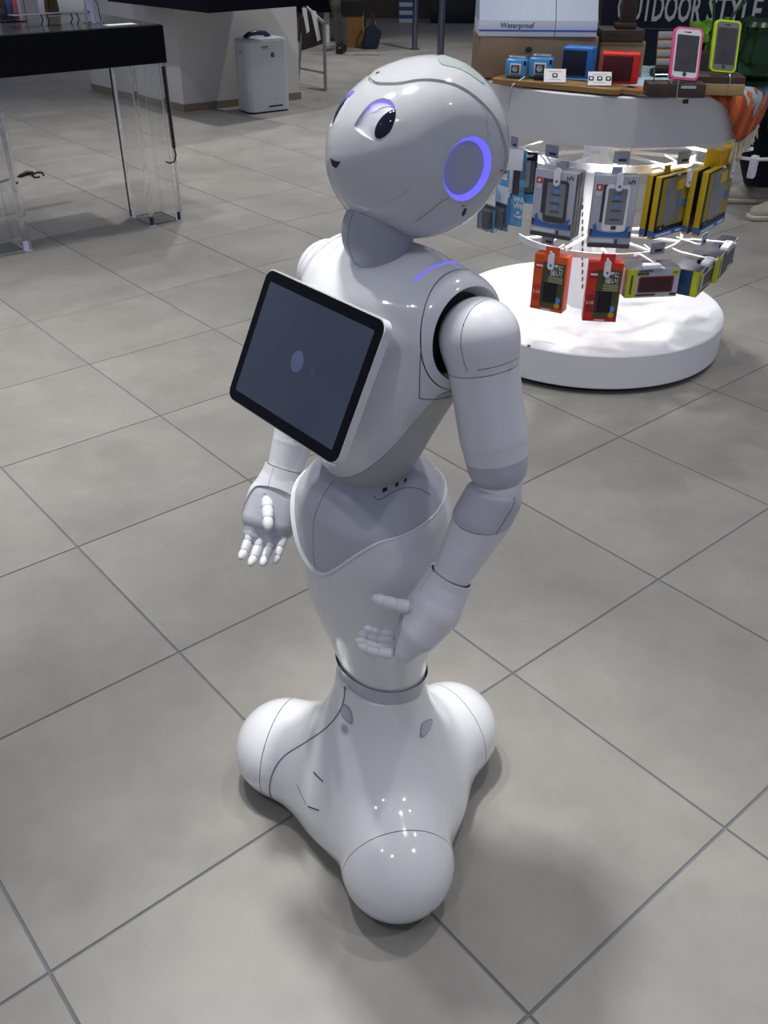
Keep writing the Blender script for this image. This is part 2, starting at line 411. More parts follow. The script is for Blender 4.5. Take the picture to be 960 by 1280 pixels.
# curved joint over the right-hand lobe that runs up to the column
base = S.build('base', WHITE, robot)
for Lb in lobes: Lb.build('bumper', WHITE, base)
def f_under(p): return f_base(p)+.009
U = nets(f_under, (-.30, -.29, .004), (.22, .29, .06), .01)
v = U.v.copy(); v[:, 2] = np.clip(v[:, 2], .003, .05); obj('undercarriage', v, U.f, DARK, robot, smooth=30)
def disc_on(fn, c, n, r, off=0., k=24, sx=1., rotv=0.):
    """ring of points round c in the plane with normal n, dropped on the surface"""
    n = n/np.linalg.norm(n); e1 = np.cross(n, A3(0, 0, 1)); e1 /= np.linalg.norm(e1); e2 = np.cross(n, e1)
    return [c+e1*r*sx*math.cos(a)+e2*r*math.sin(a) for a in np.linspace(0, 2*math.pi, k, endpoint=False)]
def snap(fn, P, off=0., it=6):
    P = np.array(P, float)
    for _ in range(it):
        d = fn(P); g = grad(fn, P); P = P-d[:, None]*g/((g*g).sum(1)[:, None]+1e-9)
    g = grad(fn, P); g /= np.linalg.norm(g, axis=1)[:, None]
    return P+g*off
def patch(name, fn, outline, m, parent, off=.0006, depth=.003, label=None, rings=3):
    """thin plate following the surface inside an outline (list of 3d points)"""
    O = np.array(outline, float); c = O.mean(0); V = []; n = len(O)
    for k in range(rings): V += list(snap(fn, c+(O-c)*(1-k/rings), off))
    V.append(snap(fn, c[None], off)[0]); V += list(snap(fn, O, off-depth))
    F = []
    for k in range(rings-1):
        for j in range(n): F.append((k*n+j, k*n+(j+1) % n, (k+1)*n+(j+1) % n, (k+1)*n+j))
    for j in range(n): F.append(((rings-1)*n+j, (rings-1)*n+(j+1) % n, rings*n))
    b = rings*n+1
    for j in range(n): F.append((b+j, b+(j+1) % n, (j+1) % n, j))
    bm = bmesh.new(); vs = [bm.verts.new(p) for p in V]
    for q in F: bm.faces.new([vs[i] for i in q])
    return objbm(name, bm, m, parent, label, 40)
def pxs(fn, pts): return [onsurf(fn, *p) for p in pts]
def seamline(name, fn, pts, r=.0007, m=None, parent=None, sub=3, off=0.):
    P = np.array(pxs(fn, pts)); Q = []
    for _ in range(2 if len(P) > 2 else 0):
        P = np.vstack([P[:1]]+[np.stack([.75*a+.25*b, .25*a+.75*b]) for a, b in zip(P, P[1:])]+[P[-1:]])
    for a, b in zip(P, P[1:]): Q += [a+(b-a)*t for t in np.linspace(0, 1, sub, endpoint=False)]
    Q.append(P[-1]); Q = snap(fn, Q, off); return tubeo(name, Q, r, m or SEAM, parent, 6)
# hatches, button, vents of the base
for q in ([(427, 880), (433, 879.5), (440, 888), (442.5, 908), (430, 899), (425.5, 892)], [(527, 902), (540, 897), (541, 903), (534, 918), (524, 924), (525, 911)]):
    O = smooth_closed(pxs(f_base, q), 2)
    h = patch('hatch', f_base, O, MGREY, base, .0006); c = O.mean(0); patch('hatch_recess', f_base, c+(O-c)*.78, LGREY, base, .0012)
seamline('side_joint', f_base, [(431, 858), (431, 870), (426, 888), (408, 911), (380, 928), (356, 943), (343, 960), (337, 980), (340, 998)], .0013, SEAM, base)
c = onsurf(f_base, 431, 910); n = grad(f_base, c[None])[0]
bt = patch('button', f_base, disc_on(f_base, c, n, .0085), LGREY, base, .0012); patch('button_cap', f_base, disc_on(f_base, c, n, .0048), MGREY, base, .002)
for q in ([(392, 965), (404, 977)], [(385, 1008), (399, 1013)]): seamline('vent_slot', f_base, q, .0011, DARK, base)
seamline('vent_slot', f_base, [(371, 981), (383, 1006)], .0007, SEAM, base)

# leg and pelvis
zt = [.26, .333, .40, .463, .537, .60, .65, .685, .705, .72]
fl_ = loft(zt, [.062, .066, .078, .089, .098, .104, .103, .092, .075, .05], [.064, .071, .086, .101, .115, .121, .116, .098, .078, .05], [-.008, -.006, 0, .007, .013, .018, .017, .013, .01, .01], .015, 2.15)
f_leg = fl_
def rimz(p):
    a = np.abs(np.arctan2(p[:, 1], p[:, 0]-.015)); t = np.clip(a/math.radians(62), 0, 1)
    return .575+.085*(t*t*(3-2*t))+.02*np.clip((a-math.radians(62))/math.radians(70), 0, 1)
S = nets(f_leg, (-.13, -.14, .24), (.14, .14, .74), .005)
shell = S.clip(lambda p: rimz(p)-p[:, 2]-.001, .007).clip(lambda p: -base_top(p)-.026, .006)
for s in (-1,):
    shell = shell.groove(lambda p, s=s: s*p[:, 1]-.028-.075*np.clip((p[:, 2]-.33)/.3, 0, 1), .0009, lambda p: p[:, 0]-.02)
leg_shell = shell.build('leg_shell', WHITE, robot)
f_pel = lambda p: f_leg(p)+.0035
P_ = nets(f_pel, (-.13, -.14, .5), (.14, .14, .74), .005)
P_ = P_.clip(lambda p: p[:, 2]-rimz(p)+.012).groove(lambda p: p[:, 1]+0*p[:, 0], .0006, lambda p: p[:, 0]-.02, .002)
pelvis = P_.build('pelvis', LGREY, robot, 'light grey hip bowl above the leg shell')
f_an = lambda p: f_leg(p)-.003
nets(f_an, (-.12, -.12, .24), (.12, .12, .36), .006).clip(lambda p: .030+base_top(p)).clip(lambda p: p[:, 2]-.262).build('ankle_plug', LGREY, robot)
# rim bead of the leg shell
a_ = np.linspace(0, 2*math.pi, 90, endpoint=False)
R_ = np.stack([.015+.11*np.cos(a_), .11*np.sin(a_), np.zeros(90)], 1); R_[:, 2] = rimz(R_)
for _ in range(12):
    d = f_leg(R_); g = grad(f_leg, R_); g[:, 2] = 0; R_ -= d[:, None]*g/((g*g).sum(1)[:, None]+1e-9); R_[:, 2] = rimz(R_)
bm = bmesh.new(); tube(bm, np.vstack([R_, R_[:1]])-A3(0, 0, .0025), .0022, 8, False); objbm('rim', bm, WHITE, leg_shell, None, 60)

# torso
SHY, SHX, SHZ = .147, -.028, .922
f_tb = loft([.655, .70, .75, .81, .87, .92, .955, .98, .995], [.05, .056, .076, .1, .102, .092, .077, .058, .04], [.053, .059, .078, .1, .114, .112, .092, .065, .045], [.022, .022, .02, .014, .004, -.012, -.02, -.022, -.022], .02, 2.1)
def f_torso(p):
    d = f_tb(p)
    q = p.copy(); q[:, 1] = np.abs(q[:, 1])
    d = smin(d, cone(q, A3(-.02, .05, .905), A3(SHX, .092, SHZ), .075, .068), .05)
    return smax(d, q[:, 1]-.128, .018)
TS_ = nets(f_torso, (-.14, -.17, .63), (.15, .17, 1.03), .005)
rs = lambda p: np.hypot(p[:, 0]-SHX, p[:, 2]-SHZ)
hole = lambda p: np.where(np.abs(p[:, 1]) > .07, rs(p)-.0565, .05)
def g_low(p):   # > 0 on the chest shell, < 0 on the grey waist
    a = np.abs(np.arctan2(p[:, 1], p[:, 0]))
    t = np.clip(a/math.radians(85), 0, 1)
    return p[:, 2]-(.715+.14*t**2)
T1 = TS_.clip(hole, .02)
chest = T1.clip(lambda p: g_low(p)-.0006, .004)
chest = chest.groove(lambda p: np.where(np.abs(p[:, 1]) > .04, rs(p)-.0685, .05), .0007, None, .003)
chest_shell = chest.build('chest_shell', WHITE, robot)
T1.clip(lambda p: -g_low(p)-.0006, .004).build('waist', WGREY, robot, 'warm grey lower torso below the chest shell')
for s in (1, -1):
    Ms = Matrix.Translation((SHX, s*.072, SHZ)) @ Matrix.Rotation(math.radians(-90*s), 4, 'X')
    latheo('shoulder_socket', [(0, .0), (.06, .0), (.06, .03), (.05, .034), (0, .036)], DARK, robot, 40, M=Ms)
# light strip on top of each shoulder
strip_pts = np.array(snap(f_torso, pxs(f_torso, [(518, 352), (527, 343), (538, 335.5), (550, 330.5), (563, 328), (577, 327.5)]), .0002))
for s in (1, -1):
    Q = strip_pts.copy(); Q[:, 1] *= s
    Q2 = []
    for a, b in zip(Q, Q[1:]): Q2 += [a+(b-a)*t for t in np.linspace(0, 1, 5, endpoint=False)]
    Q2.append(Q[-1]); bm = bmesh.new(); tube(bm, snap(f_torso, Q2, -.0012), .0025 if s > 0 else .0020, 8); objbm('shoulder_light', bm, VIOLET if s > 0 else MGREY, robot, 'violet light strip on the shoulder' if s > 0 else None, 60)
# yoke at the back of the waist
seamline('side_seam', f_torso, [(526.5, 432), (525.5, 450), (524.5, 470), (524, 498)], .0007, SEAM, chest_shell)
seamline('side_seam', f_torso, [(524, 498), (545, 499.5), (564, 495)], .0007, SEAM, chest_shell)
for q in ([(478, 611), (484, 609), (484, 613), (478.5, 616)], [(494, 605), (498, 602.5), (498, 607), (494.5, 609)], [(505, 600), (508, 597), (508, 601.5), (505.5, 604)]):
    patch('waist_slot', f_pel, pxs(f_pel, q), DARK, pelvis, .0008)
seamline('yoke_seam', f_pel, [(466, 619), (473, 627), (490, 615), (506, 609), (522, 610), (538, 619)], .0006, SEAM, pelvis)

# neck
f_neck = lambda p: smax(smin(sell(p, A3(.006, 0, 1.02), (.045, .040, .046)), cone(p, A3(.0, 0, 1.0), A3(-.006, 0, 1.06), .031, .034), .01), p[:, 2]-1.06, .004)
nk = nets(f_neck, (-.12, -.08, .95), (.08, .08, 1.08), .0045).groove(lambda p: p[:, 1], .0005, lambda p: p[:, 0]-.0, .002)
nk.build('neck', MGREY, robot, 'grey rounded neck cowl')
# head
HC = A3(-.055, 0, 1.105); HA = math.radians(18)
_hy = math.radians(5); HR = np.array([[math.cos(_hy), -math.sin(_hy), 0], [math.sin(_hy), math.cos(_hy), 0], [0, 0, 1]])   # the head is turned 5 degrees to its right
hx, hz = A3(math.cos(HA), 0, math.sin(HA)), A3(-math.sin(HA), 0, math.cos(HA))
def toh(p): q = p-HC; return np.stack([q@hx, q[:, 1], q@hz], 1)
def f_head(p):
    q = toh(p)
    d = sell(q, (-.003, 0, .0035), (.107, .095, .0970))
    d = smin(d, sell(q, (.018, 0, -.026), (.085, .080, .070)), .03)
    d = smax(d, (q@(A3(.62, 0, .785)/np.linalg.norm(A3(.62, 0, .785))))-.0985, .035)
    d = smax(d, np.abs(q[:, 1])-.094, .02)
    return d
HEADF.append(f_head)
HS = nets(f_head, (-.20, -.12, .98), (.10, .12, 1.23), .0033)
# eyes
EYE = [(441.6, 159.2), (445, 152), (449.6, 145), (458.3, 133), (468.5, 124.6), (478.8, 122), (487.5, 124.2), (493.6, 131.5), (495.5, 141.7), (493.3, 153.3), (487.5, 166.5), (483, 175.2), (478.8, 178.4), (470, 177.4), (458.3, 172.3), (448, 165.5)]
E3 = np.array(pxs(f_head, EYE)); EC = E3.mean(0)
en = grad(f_head, snap(f_head, EC[None]))[0]; en /= np.linalg.norm(en)
e1 = np.cross(A3(0, 0, 1), en); e1 /= np.linalg.norm(e1); e2 = np.cross(en, e1)
EP = smooth_closed(np.stack([(E3-EC)@e1, (E3-EC)@e2], 1), 2)
def eyeg(p, s):
    q = p.copy(); q[:, 1] *= s; q = q-EC
    return np.where(q@en > -.03, sdpoly(np.stack([q@e1, q@e2], 1), EP), .05)
PC = np.array([onsurf(f_head, 481.7, 153.3)-EC]); PCx, PCy = (PC@e1)[0], (PC@e2)[0]
EX = np.array(pxs(f_head, [(468, 158), (495, 149), (488, 135.5), (475, 171)]))-EC
# mouth
MO = np.array(pxs(f_head, [(409.5, 199), (413, 201), (418, 202.3), (422.6, 203.2), (421, 206.5), (417.5, 208.6), (413.5, 207.3), (410.8, 203.6)]))
MOs = MO.copy(); MC = A3(MO[:, 0].max(), 0, MO[:, 2].mean()); my = .0105
MP = smooth_closed([(-my, .0022), (-.005, .0012), (0, .0010), (.005, .0012), (my, .0022), (.0075, -.0035), (.0035, -.0062), (-.0035, -.0062), (-.0075, -.0035)], 2)
mouthg = lambda p: np.where(p[:, 0] > .0, sdpoly(np.stack([p[:, 1], (p-MC)[:, 2]], 1), MP), .05)
# ears
ERC = onsurf(f_head, 586.5, 212.5); ERX, ERZ, ERR = ERC[0], ERC[2], .0345
earg = lambda p: np.where(np.abs(p[:, 1]) > .03, np.hypot(p[:, 0]-ERX, p[:, 2]-ERZ)-ERR, .05)
H1 = HS
for s in (1, -1): H1 = H1.clip(lambda p, s=s: eyeg(p, s), .0)
H1 = H1.clip(earg, .003)
# crown panel: proud of the skull along a wavy joint
CR3 = np.array(pxs(f_head, [(456, 98.5), (470, 103), (486, 106.5), (500, 106), (515, 102.5), (530, 101), (548, 102.5), (568, 108), (588, 119), (605, 135), (618, 152)]))
CRh = toh(CR3); o_ = np.argsort(-CRh[:, 0]); cx_, cz_ = CRh[o_, 0], CRh[o_, 2]; cy_ = CRh[o_, 1]
half = [(max(c[0] for c in CRh)+.003, 0.)]+[(x, abs(y)) for x, y in CRh[2:, :2]]+[(-.05, .0815), (-.075, .075), (-.10, .058), (-.118, .03)]
CPOLY = smooth_closed(half+[(x, -y) for x, y in half[:0:-1]], 2)
def crown(p):   # > 0 inside the panel
    q = toh(p); return np.where(q[:, 2] > .0, -sdpoly(q[:, :2], CPOLY), -.05)
skull = H1.clip(lambda p: -crown(p)-.0009, .004)
# chin crease
head = skull.build('head', WHITE, robot)
head.matrix_local = Matrix.Translation(HC) @ Matrix.Rotation(-_hy, 4, 'Z') @ Matrix.Translation(-HC)
f_crown = lambda p: f_head(p)-.0016
HEADF.append(f_crown); cs = Shell(H1.v, H1.f, f_crown)
cv = H1.v; cgd = grad(f_head, cv); cs.v = cv+.0016*cgd/(np.linalg.norm(cgd, axis=1)[:, None])
cs.clip(lambda p: crown(p)-.0004, .004).build('crown_panel', WHITE, head)
MINT = mat('pale_grey_green_pad', (196, 208, 204), .3, coat=.3, noise=.02)
tp = smooth_closed(pxs(f_crown, [(546, 71.5), (553, 69), (567, 74), (585, 84), (600, 97), (607, 106), (600, 102.5), (588, 94), (572, 85.5), (556, 82.5), (549, 79)]), 1)
patch('touch_pad', f_crown, tp, MINT, head, .0006, .002)
c = onsurf(f_crown, 472, 91); n = grad(f_crown, c[None])[0]
cm = patch('camera_hole', f_crown, disc_on(f_crown, c, n, .0028, k=16), MGREY, head, .0004); patch('camera_lens', f_crown, disc_on(f_crown, c, n, .0016, k=12), DARK, head, .0008)
SOCK = mat('eye_socket_white', (232, 232, 240), .3, coat=.3, noise=.01); PUP = mat('navy_eye_lens', (24, 28, 52), .05, coat=1., noise=.05)
for s in (1, -1):
    sg = A3(1, s, 1); loc = lambda u, v, w: (EC+e1*u+e2*v+en*w)*sg
    n = len(EP); V = []; rimp = []
    for u, w in EP:
        P = snap(f_head, [EC+e1*u+e2*w], .0)[0]; rimp.append(P)
    hgt = [(P-EC)@en for P in rimp]
    # pupil ellipse in the eye chart
    ax1 = np.array([(EX[0]-EX[1])@e1, (EX[0]-EX[1])@e2])/2; ax2 = np.array([(EX[2]-EX[3])@e1, (EX[2]-EX[3])@e2])/2
    PCc = np.array([np.mean([x@e1 for x in EX]), np.mean([x@e2 for x in EX])])
    angs = [math.atan2(*(np.linalg.solve(np.stack([ax1, ax2], 1), np.array([u, w])-PCc))[::-1]) for u, w in EP]
    inner = [PCc+ax1*math.cos(a)+ax2*math.sin(a) for a in angs]
    D = -.0032
    rows = []
    for t, dz in ((0, 0), (.04, -.0014), (.3, -.0040), (.65, -.0042), (1, -.0030)):
        uvs = np.array([np.array(EP[k])*(1-t)+np.array(inner[k])*t for k in range(n)])
        Q = snap(f_head, EC+uvs[:, :1]*e1+uvs[:, 1:]*e2, 0)
        rows.append([q*sg+en*sg*dz for q in Q])
    V = [p for r in rows for p in r]; F = [(i*n+k, i*n+(k+1) % n, (i+1)*n+(k+1) % n, (i+1)*n+k) for i in range(len(rows)-1) for k in range(n)]
    bm = bmesh.new(); vs = [bm.verts.new(p) for p in V]
    for q in F: bm.faces.new([vs[i] for i in q])
    es = objbm('eye_socket', bm, SOCK, head, None, 60)
    bm = bmesh.new(); K = 28; prev = None
    for t, dz in ((1.0, -.0060), (1.0, -.0030), (.93, -.0022), (.7, -.0016), (.35, -.0012)):
        uvs = np.array([PCc+t*(ax1*math.cos(a)+ax2*math.sin(a)) for a in np.linspace(0, 2*math.pi, K, endpoint=False)])
        r = [bm.verts.new(q*sg+en*sg*dz) for q in snap(f_head, EC+uvs[:, :1]*e1+uvs[:, 1:]*e2, 0)]
        if prev:
            for k in range(K): bm.faces.new((prev[k], prev[(k+1) % K], r[(k+1) % K], r[k]))
        prev = r
    bm.faces.new(prev); objbm('eye_lens', bm, PUP, head, 'dark navy eye lens', 60)
    # light band: the upper half of the socket glows
    ks = [k for k in range(n) if EP[k][1] > .05*EP[:, 1].max()]
    while (ks[0]-1) % n in ks and len(ks) < n: ks = [ks[-1]]+ks[:-1]
    bm = bmesh.new(); prev = None
    for t, dz in ((.03, -.0006), (.12, -.0022), (.3, -.0036), (.5, -.0038)):
        uvs = np.array([np.array(EP[k])*(1-t*sc)+np.array(inner[k])*t*sc for k, sc in zip(ks, np.clip(np.sin(np.linspace(0, math.pi, len(ks)))*1.6, .12, 1))])
        r = [bm.verts.new(q*sg+en*sg*dz) for q in snap(f_head, EC+uvs[:, :1]*e1+uvs[:, 1:]*e2, 0)]
        if prev:
            for k in range(len(r)-1): bm.faces.new((prev[k], prev[k+1], r[k+1], r[k]))
        prev = r
    objbm('eye_light', bm, mat('violet_eye_light', (190, 188, 255), .4, emit=(150, 146, 255), estr=.36, noise=.02), head, 'violet light band', 60)
# mouth
MO = np.array(pxs(f_head, [(409.5, 199), (413, 201), (418, 202.3), (422.6, 203.2), (421, 206.5), (417.5, 208.6), (413.5, 207.3), (410.8, 203.6)]))
MOs = MO.copy(); MC = A3(MO[:, 0].max(), 0, MO[:, 2].mean()); my = .0105
MP = smooth_closed([(-my, .0022), (-.005, .0012), (0, .0010), (.005, .0012), (my, .0022), (.0075, -.0035), (.0035, -.0062), (-.0035, -.0062), (-.0075, -.0035)], 2)
mouthg = lambda p: np.where(p[:, 0] > .0, sdpoly(np.stack([p[:, 1], (p-MC)[:, 2]], 1), MP), .05)
# ears
ERC = onsurf(f_head, 586.5, 212.5); ERX, ERZ, ERR = ERC[0], ERC[2], .0345
earg = lambda p: np.where(np.abs(p[:, 1]) > .03, np.hypot(p[:, 0]-ERX, p[:, 2]-ERZ)-ERR, .05)
H1 = HS
for s in (1, -1): H1 = H1.clip(lambda p, s=s: eyeg(p, s), .0)
H1 = H1.clip(earg, .003)
# crown panel: proud of the skull along a wavy joint
CR3 = np.array(pxs(f_head, [(456, 98.5), (470, 103), (486, 106.5), (500, 106), (515, 102.5), (530, 101), (548, 102.5), (568, 108), (588, 119), (605, 135), (618, 152)]))
CRh = toh(CR3); o_ = np.argsort(-CRh[:, 0]); cx_, cz_ = CRh[o_, 0], CRh[o_, 2]; cy_ = CRh[o_, 1]
half = [(max(c[0] for c in CRh)+.003, 0.)]+[(x, abs(y)) for x, y in CRh[2:, :2]]+[(-.05, .0815), (-.075, .075), (-.10, .058), (-.118, .03)]
CPOLY = smooth_closed(half+[(x, -y) for x, y in half[:0:-1]], 2)
def crown(p):   # > 0 inside the panel
    q = toh(p); return np.where(q[:, 2] > .0, -sdpoly(q[:, :2], CPOLY), -.05)
skull = H1.clip(lambda p: -crown(p)-.0009, .004)
# chin crease
head = skull.build('head', WHITE, robot)
head.matrix_local = Matrix.Translation(HC) @ Matrix.Rotation(-_hy, 4, 'Z') @ Matrix.Translation(-HC)
f_crown = lambda p: f_head(p)-.0016
HEADF.append(f_crown); cs = Shell(H1.v, H1.f, f_crown)
cv = H1.v; cgd = grad(f_head, cv); cs.v = cv+.0016*cgd/(np.linalg.norm(cgd, axis=1)[:, None])
cs.clip(lambda p: crown(p)-.0004, .004).build('crown_panel', WHITE, head)
MINT = mat('pale_grey_green_pad', (196, 208, 204), .3, coat=.3, noise=.02)
tp = smooth_closed(pxs(f_crown, [(546, 71.5), (553, 69), (567, 74), (585, 84), (600, 97), (607, 106), (600, 102.5), (588, 94), (572, 85.5), (556, 82.5), (549, 79)]), 1)
patch('touch_pad', f_crown, tp, MINT, head, .0006, .002)
c = onsurf(f_crown, 472, 91); n = grad(f_crown, c[None])[0]
cm = patch('camera_hole', f_crown, disc_on(f_crown, c, n, .0028, k=16), MGREY, head, .0004); patch('camera_lens', f_crown, disc_on(f_crown, c, n, .0016, k=12), DARK, head, .0008)
SOCK = mat('eye_socket_white', (232, 232, 240), .3, coat=.3, noise=.01); PUP = mat('navy_eye_lens', (24, 28, 52), .05, coat=1., noise=.05)
for s in (1, -1):
    sg = A3(1, s, 1); loc = lambda u, v, w: (EC+e1*u+e2*v+en*w)*sg
    n = len(EP); V = []; rimp = []
    for u, w in EP:
        P = snap(f_head, [EC+e1*u+e2*w], .0)[0]; rimp.append(P)
    hgt = [(P-EC)@en for P in rimp]
    # pupil ellipse in the eye chart
    ax1 = np.array([(EX[0]-EX[1])@e1, (EX[0]-EX[1])@e2])/2; ax2 = np.array([(EX[2]-EX[3])@e1, (EX[2]-EX[3])@e2])/2
    PCc = np.array([np.mean([x@e1 for x in EX]), np.mean([x@e2 for x in EX])])
    angs = [math.atan2(*(np.linalg.solve(np.stack([ax1, ax2], 1), np.array([u, w])-PCc))[::-1]) for u, w in EP]
    inner = [PCc+ax1*math.cos(a)+ax2*math.sin(a) for a in angs]
    D = -.0032
    rows = []
    for t, dz in ((0, 0), (.04, -.0014), (.3, -.0040), (.65, -.0042), (1, -.0030)):
        uvs = np.array([np.array(EP[k])*(1-t)+np.array(inner[k])*t for k in range(n)])
        Q = snap(f_head, EC+uvs[:, :1]*e1+uvs[:, 1:]*e2, 0)
        rows.append([q*sg+en*sg*dz for q in Q])
    V = [p for r in rows for p in r]; F = [(i*n+k, i*n+(k+1) % n, (i+1)*n+(k+1) % n, (i+1)*n+k) for i in range(len(rows)-1) for k in range(n)]
    bm = bmesh.new(); vs = [bm.verts.new(p) for p in V]
    for q in F: bm.faces.new([vs[i] for i in q])
    es = objbm('eye_socket', bm, SOCK, head, None, 60)
    bm = bmesh.new(); K = 28; prev = None
    for t, dz in ((1.0, -.0060), (1.0, -.0030), (.93, -.0022), (.7, -.0016), (.35, -.0012)):
        uvs = np.array([PCc+t*(ax1*math.cos(a)+ax2*math.sin(a)) for a in np.linspace(0, 2*math.pi, K, endpoint=False)])
        r = [bm.verts.new(q*sg+en*sg*dz) for q in snap(f_head, EC+uvs[:, :1]*e1+uvs[:, 1:]*e2, 0)]
        if prev:
            for k in range(K): bm.faces.new((prev[k], prev[(k+1) % K], r[(k+1) % K], r[k]))
        prev = r
    bm.faces.new(prev); objbm('eye_lens', bm, PUP, head, 'dark navy eye lens', 60)
    # light strip tucked under the upper lip of the socket
    up_ = [k for k in range(n) if EP[k][1] > .25*max(q[1] for q in EP)+.75*np.mean(EP[:, 1])]
    st = up_[0]
    ks = [k for k in range(n) if EP[k][1] > .3*EP[:, 1].max()]
    while (ks[0]-1) % n in ks and len(ks) < n: ks = [ks[-1]]+ks[:-1]
    uvs = np.array([np.array(EP[k])*.93+np.array(inner[k])*.07 for k in ks]); pts = [q*sg-en*sg*.0026 for q in snap(f_head, EC+uvs[:, :1]*e1+uvs[:, 1:]*e2, 0)]
    bm = bmesh.new(); tube(bm, pts, .0009, 6); objbm('eye_light', bm, mat('violet_eye_light', (150, 140, 255), .4, emit=(105, 95, 255), estr=14, noise=.02), head, 'violet light strip', 60)
# mouth
MOc = np.array([snap(f_head, [A3(MC[0], u*1.05-.003, MC[2]+.003+w*1.05)])[0] for u, w in MP])
patch('mouth', f_head, MOc, DARK, head, .0011, .002, 'small dark smiling mouth')
bm = bmesh.new(); lw = [P for P, (u, w) in zip(MOc, MP) if w < .001]; lw.sort(key=lambda P: P[1]); tube(bm, snap(f_head, lw, .0003), .0009, 6); objbm('lower_lip', bm, WHITE, head, None, 60)
EARG = mat('ear_grey', (176, 180, 196), .42, noise=.03, nscale=40)
for s in (1, -1):
    def er(r, a, d): p = snap(f_head, [A3(ERX+r*math.cos(a), s*.09, ERZ+r*math.sin(a))])[0]; return p-A3(0, s*d, 0)
    K = 64; AA = np.linspace(0, 2*math.pi, K, endpoint=False)
    def ringmesh(prof, name, m, par, close=False, label=None):
        bm = bmesh.new(); prev = None
        for r, d in prof:
            R = [bm.verts.new(er(r, a, d)) for a in AA]
            if prev:
                for k in range(K): bm.faces.new((prev[k], prev[(k+1) % K], R[(k+1) % K], R[k]))
            prev = R
        if close: bm.faces.new(prev)
        return objbm(name, bm, m, par, label, 50)
    ear = ringmesh([(.0292, .008), (.0287, .0068), (.0278, .0066), (.02, .0062), (.01, .006), (.003, .006)], 'ear_disc', EARG, head, True, 'round grey speaker disc of the ear')
    ringmesh([(ERR+.0005, -.0001), (ERR-.0008, .0012), (.0312, .005), (.0292, .0075)], 'ear_light', VIOLET, head, False, 'glowing violet ring')
for q in ([(426, 262.5), (440, 265.5), (458, 264), (478, 257), (498, 246), (512, 237)],): seamline('chin_crease', f_head, q, .0006, LGREY, head)
seamline('jaw_seam', f_head, [(519, 277), (534, 266), (550, 253), (561, 247)], .0005, SEAM, head)
seamline('mic_slot', f_head, [(577.5, 257.5), (581, 257)], .0006, DARK, head)
patch('side_vent', f_head, smooth_closed(pxs(f_head, [(582.5, 258.5), (583, 264), (580, 269.5), (577, 270.5), (577.5, 265)]), 1), DARK, head, .0003, .002)
seamline('back_seam', f_head, [(608, 148), (609, 160), (611, 172)], .0006, LGREY, head)

# tablet
tw, th = .1165, .0868; TT = .4565
tn = A3(math.cos(TT), 0, math.sin(TT)); tu = A3(-math.sin(TT), 0, math.cos(TT)); tc = A3(.1225, -.004, .8845)
TM = Matrix(((0, tu[0], tn[0], tc[0]), (1, tu[1], tn[1], tc[1]), (0, tu[2], tn[2], tc[2]), (0, 0, 0, 1)))
bm = bmesh.new(); prism(bm, rrect(2*tw, 2*th, .014, 6), -.012, -.001, TM)
bmesh.ops.bevel(bm, geom=[e for e in bm.edges if len(e.link_faces) == 2 and e.calc_face_angle(0) > 1], offset=.002, segments=2, affect='EDGES')
tab = objbm('tablet', bm, WHITE, robot, 'white backed tablet on the chest', 40)
prismo('bezel', rrect(2*tw-.003, 2*th-.003, .013, 6), -.0012, .0004, BLACKG, tab, TM, 'black glass bezel')
SCR = mat('dim_screen', (34, 40, 52), .10, coat=.8, emit=(60, 74, 100), estr=.16, noise=.3, nscale=6)
prismo('screen', rrect(2*tw-.028, 2*th-.030, .002, 2), .0004, .0006, SCR, tab, TM, 'dark blue grey screen')
for k, (px_, rr_) in enumerate((((372, 452), .0115), ((391, 466), .0055))):  # two small, faintly emissive discs laid flat on the screen
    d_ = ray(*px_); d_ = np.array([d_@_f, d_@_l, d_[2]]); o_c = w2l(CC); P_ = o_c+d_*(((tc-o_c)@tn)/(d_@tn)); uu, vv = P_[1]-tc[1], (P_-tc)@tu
    prismo('screen_disc', [(uu+rr_*math.cos(a)*(1+.08*math.cos(2*a+1)), vv+rr_*1.15*math.sin(a)) for a in np.linspace(0, 2*math.pi, 24, endpoint=False)], .0006, .0008, mat('faint_disc_%s' % 'ab'[k], (40, 46, 60), .2, emit=(96, 110, 150) if k == 0 else (52, 62, 96), estr=.36, noise=.25, nscale=60), tab, TM)
tubeo('tablet_mount', [tc-tn*.012, tc-tn*.05], .04, LGREY, robot, 24)

